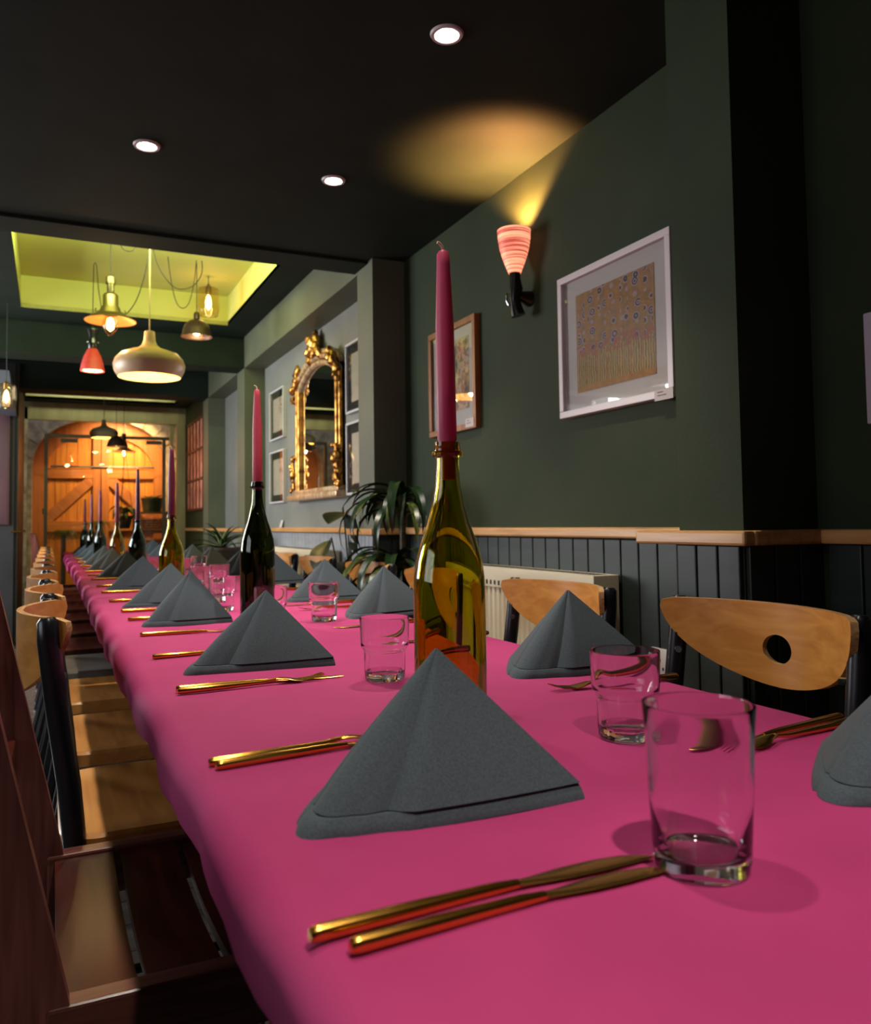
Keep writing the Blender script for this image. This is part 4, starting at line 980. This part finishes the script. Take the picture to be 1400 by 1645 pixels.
# ------------------------------------------------------------------ chairs
def half_moon_parts(parent, m='beech'):
    """curved back: chair faces +x; back centre at x = 0, wings curl forwards (+x); local z of top = .84"""
    R = .350; W = .250; H = .155; th = .012; n = 120; rows = 7
    def outline(a):
        # star-shaped around the hole centre: straight top, rounded-triangle below
        c, s = math.cos(a), math.sin(a); best = 9
        top = .085+.0; 
        # top edge slightly rising to its ends
        if s > 1e-6: best = min(best, (top)/s)
        # lower curve: ellipse centred on the top edge line
        ex, ez = W, H+.085*0+.0
        # solve |(r c/ex, (r s - top)/ez)| = 1 with super-ellipse power
        lo, hi = 0, .6
        for _ in range(40):
            mid = (lo+hi)/2
            f = abs(mid*c/ex)**1.85+abs((mid*s-top)/ez)**1.95
            if f > 1: hi = mid
            else: lo = mid
        return (best**-16+lo**-16)**(-1/16)
    zc = .84-.085
    def P(sx, z, o):
        a = sx/R; return Vector(((R-(R+o)*math.cos(a)), (R+o)*math.sin(a), zc+z))
    vs = []; fs = []
    for layer in (0, 1):
        o = 0 if layer == 0 else th
        for j in range(rows+1):
            t = j/rows
            for k in range(n):
                a = 2*PI*k/n; h0 = Vector((.034*math.cos(a), .027*math.sin(a))); r1 = outline(a)
                h1 = Vector((r1*math.cos(a), r1*math.sin(a))); q = h0*(1-t)+h1*t
                vs.append(P(q.x, q.y, o))
    m0 = (rows+1)*n
    for j in range(rows):
        for k in range(n):
            q = (j*n+k, j*n+(k+1) % n, (j+1)*n+(k+1) % n, (j+1)*n+k); fs.append(q); fs.append(tuple(i+m0 for i in q[::-1]))
    mb = MB().add(vs, fs); back = mb.build('backrest', m, parent)
    e = MB(); fs = []; ev = []
    for j in (0, rows):
        o = len(ev)
        for k in range(n): ev.append(vs[j*n+k]); 
        for k in range(n): ev.append(vs[m0+j*n+k])
        for k in range(n): fs.append((o+k, o+(k+1) % n, o+n+(k+1) % n, o+n+k))
    e.add(ev, fs).build('ply_edge', 'beech_edge', back)
    return back
def seat_outline(w=.225, d=.41, n=10):
    pts = []
    for (cx, cy, a0) in ((d-.07, w-.07, 0), (.06, w-.07, PI/2), (.06, -w+.07, PI), (d-.07, -w+.07, 1.5*PI)):
        for k in range(n+1):
            a = a0+PI/2*k/n; pts.append((cx+.07*math.cos(a), cy+.07*math.sin(a)))
    return pts
def make_bent_chair(seat_m='seatwood'):
    """origin on the floor under the backrest centre, facing +x"""
    t = thing('dining_chair', 'half-moon chair', 'chair')
    half_moon_parts(t)
    pts = seat_outline(); mb = MB(); n = len(pts); c = Vector((.2, 0))
    vs = []; fs = []
    rings = [(.98, .418), (1.0, .422), (1.0, .450), (.97, .456), (.7, .450), (.35, .446), (0, .445)]
    for (s, z) in rings:
        for p in pts: vs.append((.075+c.x+(p[0]-c.x)*s, p[1]*s, z))
    for j in range(len(rings)-1):
        for k in range(n): fs.append((j*n+k, j*n+(k+1) % n, (j+1)*n+(k+1) % n, (j+1)*n+k))
    fs.append(tuple(range(n))[::-1]); mb.add(vs, fs)
    so = mb.build('seat', seat_m, t)
    for s in (-1, 1):
        y = s*.185
        MB().tube([(.0, s*.215, 0), (.06, s*.217, .25), (.092, s*.214, .43), (.080, s*.216, .55), (.058, s*.215, .70), (.046, s*.214, .80), (.044, s*.214, .834), (.0435, s*.214, .842)], [.017, .019, .020, .020, .0195, .019, .018, .012], 16).build('post', 'black', t)
        MB().tube([(.44, s*.19, 0), (.41, s*.185, .25), (.385, s*.18, .431)], [.012, .014, .015], 12).build('leg', 'black', t)
        MB().tube([(.045, s*.219, .20), (.38, s*.187, .20)], .009, 8).build('stretcher', 'black', t)
    MB().tube([(.10, -.22, .40), (.10, .22, .40)], .010, 8).build('rear_rail', 'black', t)
    for s in (-1, 1): MB().tube([(.054, s*.214, .735), (.070, s*.190, .735)], .007, 8).build('screw', 'chrome', t)
    return t
bc = make_bent_chair(); bcg = make_bent_chair('greyseat'); bcd = make_bent_chair('mahog'); bcd['group'] = 'half-moon chairs'
lx = -.046
bc.location = (lx, 1.815, 0); bc['label'] = 'beech half-moon chair with a thick black post, beside the mahogany chair on the aisle'
for i, y in enumerate((2.40, 3.02)): dup(bc, (lx-.01*i, y, 0), .0, 'beech half-moon chair, %s from the mahogany one on the aisle side' % ('second', 'third')[i], 'half-moon chairs')
bcg.location = (lx-.01, 3.62, 0); bcg['label'] = 'half-moon chair with a grey seat on the aisle side'; bcg['group'] = 'half-moon chairs'; bc['group'] = 'half-moon chairs'
for i, y in enumerate((4.22, 4.85, 5.5, 6.2, 6.9, 7.6)):
    lab = 'half-moon chair with a dark seat on the aisle side, %s past the grey-seated one' % ORD[i]
    if i == 0: bcd.location = (lx-.01, y, 0); bcd['label'] = lab
    else: dup(bcd, (lx-.01, y, 0), .0, lab, 'half-moon chairs')
rx = 1.236
for i, y in enumerate((1.115, 1.785, 2.48, 3.13, 3.85, 4.5, 5.2)):
    dup(bc, (rx-(0 if i else .008), y, 0), PI+(-.02 if i == 0 else .0), ['beech half-moon chair by the pilaster on the wall side, nearest the camera', 'beech half-moon chair in front of the near radiator, half behind a napkin', 'beech half-moon chair mostly hidden behind the olive bottle', 'beech half-moon chair in front of the heart-leaved plant'][i] if i < 4 else 'beech half-moon chair on the wall side, %s past the heart-leaved plant' % ORD[i-4], 'half-moon chairs')
def make_slat_chair(lab, wood=('mahog', 'mahog_x', 'mahog_z')):
    """solid slatted chair, facing +x, origin under the seat's rear edge centre"""
    t = thing('slatted_chair', lab, 'chair')
    w = .235; d = .42
    for s in (-1, 1):
        MB().box((0, s*w-.017, .385), (d, s*w+.017, .462), ch=.004).build('side_rail', wood[1], t, False)
        MB().prism([(-.055, 0), (.0, 0), (.03, .44), (-.02, .66), (-.085, .95), (-.135, .95), (-.095, .66), (-.055, .44)], s*w-.014, s*w+.014, 'y').build('post', wood[2], t, False)
        MB().box((d-.055, s*w-.02, 0), (d-.01, s*w+.02, .39), ch=.004).build('leg', wood[2], t, False)
    nsl = 4; p = (d-.02)/nsl
    for k in range(nsl):
        xa = .012+k*p; xb = xa+p-.011
        mb = MB()
        def dish(y): return -.018*(1-(y/w)**2)
        vs = []; N_ = 12
        for j in range(N_+1):
            y = -w+.017+(2*w-.034)*j/N_; z = .458+dish(y)
            vs += [(xa, y, z-.016), (xb, y, z-.016), (xb, y, z), (xa, y, z)]
        fs = [(0, 1, 2, 3), (N_*4+3, N_*4+2, N_*4+1, N_*4)]
        for j in range(N_):
            for q in range(4): fs.append((j*4+q, j*4+(q+1) % 4, (j+1)*4+(q+1) % 4, (j+1)*4+q))
        mb.add(vs, fs); mb.build('slat', wood[0], t, True)
    MB().box((d-.03, -w+.017, .385), (d-.008, w-.017, .44), ch=.003).build('front_rail', wood[1], t, False)
    for (z0, x0) in ((.60, -.055), (.72, -.082), (.85, -.112)):
        MB().box((x0-.008, -w+.014, z0), (x0+.008, w-.014, z0+.06), ch=.003).build('back_slat', wood[0], t, False)
    return t
sl = make_slat_chair('dark mahogany chair with a dished slatted seat, nearest the camera on the aisle side')
sl.location = (.0, 1.285, 0); sl['group'] = 'slatted chairs'
M2 = ('slate', 'slate', 'slate')
s2 = make_slat_chair('slate black chair of which only a dark back post shows in the corner', M2); s2.location = (-.042, .46, 0); s2['group'] = 'slatted chairs'
for i, y in enumerate((8.25,)): dup(sl, (-.03, y, 0), 0, 'dark mahogany slatted chair at the gate end of the aisle side')

# ------------------------------------------------------------------ indoor plants
dr = thing('dracaena', 'tall leafy dracaena in the corner of the green pilaster', 'plant', (1.375, 3.24, 0))
pot(dr, .10, .122, .28)
for (cx, cy, ct) in ((0, 0, 1.10), (-.06, -.06, .82), (.05, .04, .58)):
    MB().tube([(cx*.4, cy*.4, .25), (cx*.8, cy*.8, ct*.6), (cx, cy, ct)], [.018, .016, .013], 8).build('cane', 'cane', dr)
lv = [strap(L, .042, math.radians(dd), .18, 10) for (L, dd) in ((.36, 165), (.40, 185), (.30, 130), (.34, 150))]
protos = {}
for (cx, cy, ct, nl) in ((0, 0, 1.08, 46), (-.06, -.06, .80, 40), (.05, .04, .56, 30)):
    for k in range(nl):
        ki = k % 4; mname = 'leaf_stripe' if k % 5 == 0 else 'leaf_dark'
        key = (ki, mname); yaw = k*2.399+random.uniform(-.2, .2)
        src = protos.get(key)
        o = leaf_from(src or lv[ki], mname, dr, (cx, cy, ct-.10*(1-k/nl)+.03), yaw, random.uniform(-.35, .45)*(1-k/nl)-.12*k/nl, random.uniform(.75, 1.08)*(.45 if math.cos(yaw) > .25 else 1.1))
        protos.setdefault(key, o)
hp = thing('heart_leaf_plant', 'climbing plant with big heart shaped leaves in front of the mirror wall', 'plant', (1.39, 4.02, 0))
pot(hp, .09, .115, .26)
def heart(s):
    mb = MB(); vs = []; fs = []; n = 12
    for i in range(n+1):
        t = i/n; w = s*.5*(math.sin(PI*min(1, t*1.0+.0))**.75)*(1.15-.5*t)*(1 if t > .02 else .6)
        x = s*(t-.0); z = -.22*s*t*t
        for sg in (-1, -.5, 0, .5, 1): vs.append((x-(.18*s*abs(sg) if t < .3 else 0)*(1-t/.3 if t < .3 else 0), sg*w, z+.10*s*abs(sg)*w/(s*.5+1e-6)))
    for i in range(n):
        for k in range(4): fs.append((i*5+k, i*5+k+1, (i+1)*5+k+1, (i+1)*5+k))
    return mb.add(vs, fs)
hl = None
for (dx, dy, z, yaw, pit, s) in ((-.02, -.08, 1.055, 3.9, .15, 1.1), (.03, -.02, 1.03, -1.0, .95, 1.15), (-.08, -.02, .90, 3.5, .75, 1.1), (.02, -.1, .90, 5.0, .5, .65), (-.10, .05, .78, 3.2, .35, 1.0), (.0, -.05, .80, 4.6, .3, .9), (.04, .0, .76, 5.6, .4, .9), (-.05, -.08, .72, 4.0, .2, .8)):
    dx -= .03
    MB().tube([(dx*.2, dy*.2, .25), (dx*.3+.02, dy*.5+.02, z*.7), (dx*.8, dy*.8, z+.03), (dx, dy, z)], .004, 6).build('stalk', 'leaf_dark', hp)
    hl = leaf_from(hl or heart(.14), 'leaf_dark', hp, (dx, dy, z), yaw, pit, s)
ag = thing('spider_plant', 'spiky pale-edged plant in a pot beyond the dark bottle, by the far chairs', 'plant', (1.15, 6.12, .62))
pot(ag, .09, .13, .20)
lo = None
for k in range(26):
    yaw = k*2.399; pt_ = random.uniform(-.5, .55); s = random.uniform(.8, 1.15)
    if lo is None:
        lo = leaf_from(strap(.25, .036, math.radians(70), .2, 8), 'leaf_agave', ag, (0, 0, .2), yaw, pt_, s)
    else:
        lo2 = lo.copy(); COL.objects.link(lo2); lo2.parent = ag; lo2.location = (0, 0, .2); lo2.rotation_euler = (0, pt_, yaw); lo2.scale = (s,)*3
st_ = thing('plant_stand', 'small slate stool under the spiky pale-edged plant', 'stand', (1.15, 6.12, 0))
MB().lathe([(0, .595), (.14, .595), (.15, .603), (.15, .615), (.14, .62), (0, .62)], 28).build('stand_top', 'slate', st_)
for k in range(3): MB().tube([(.11*math.cos(k*2.09), .11*math.sin(k*2.09), .596), (.15*math.cos(k*2.09), .15*math.sin(k*2.09), 0)], .012, 8).build('leg', 'slate', st_)
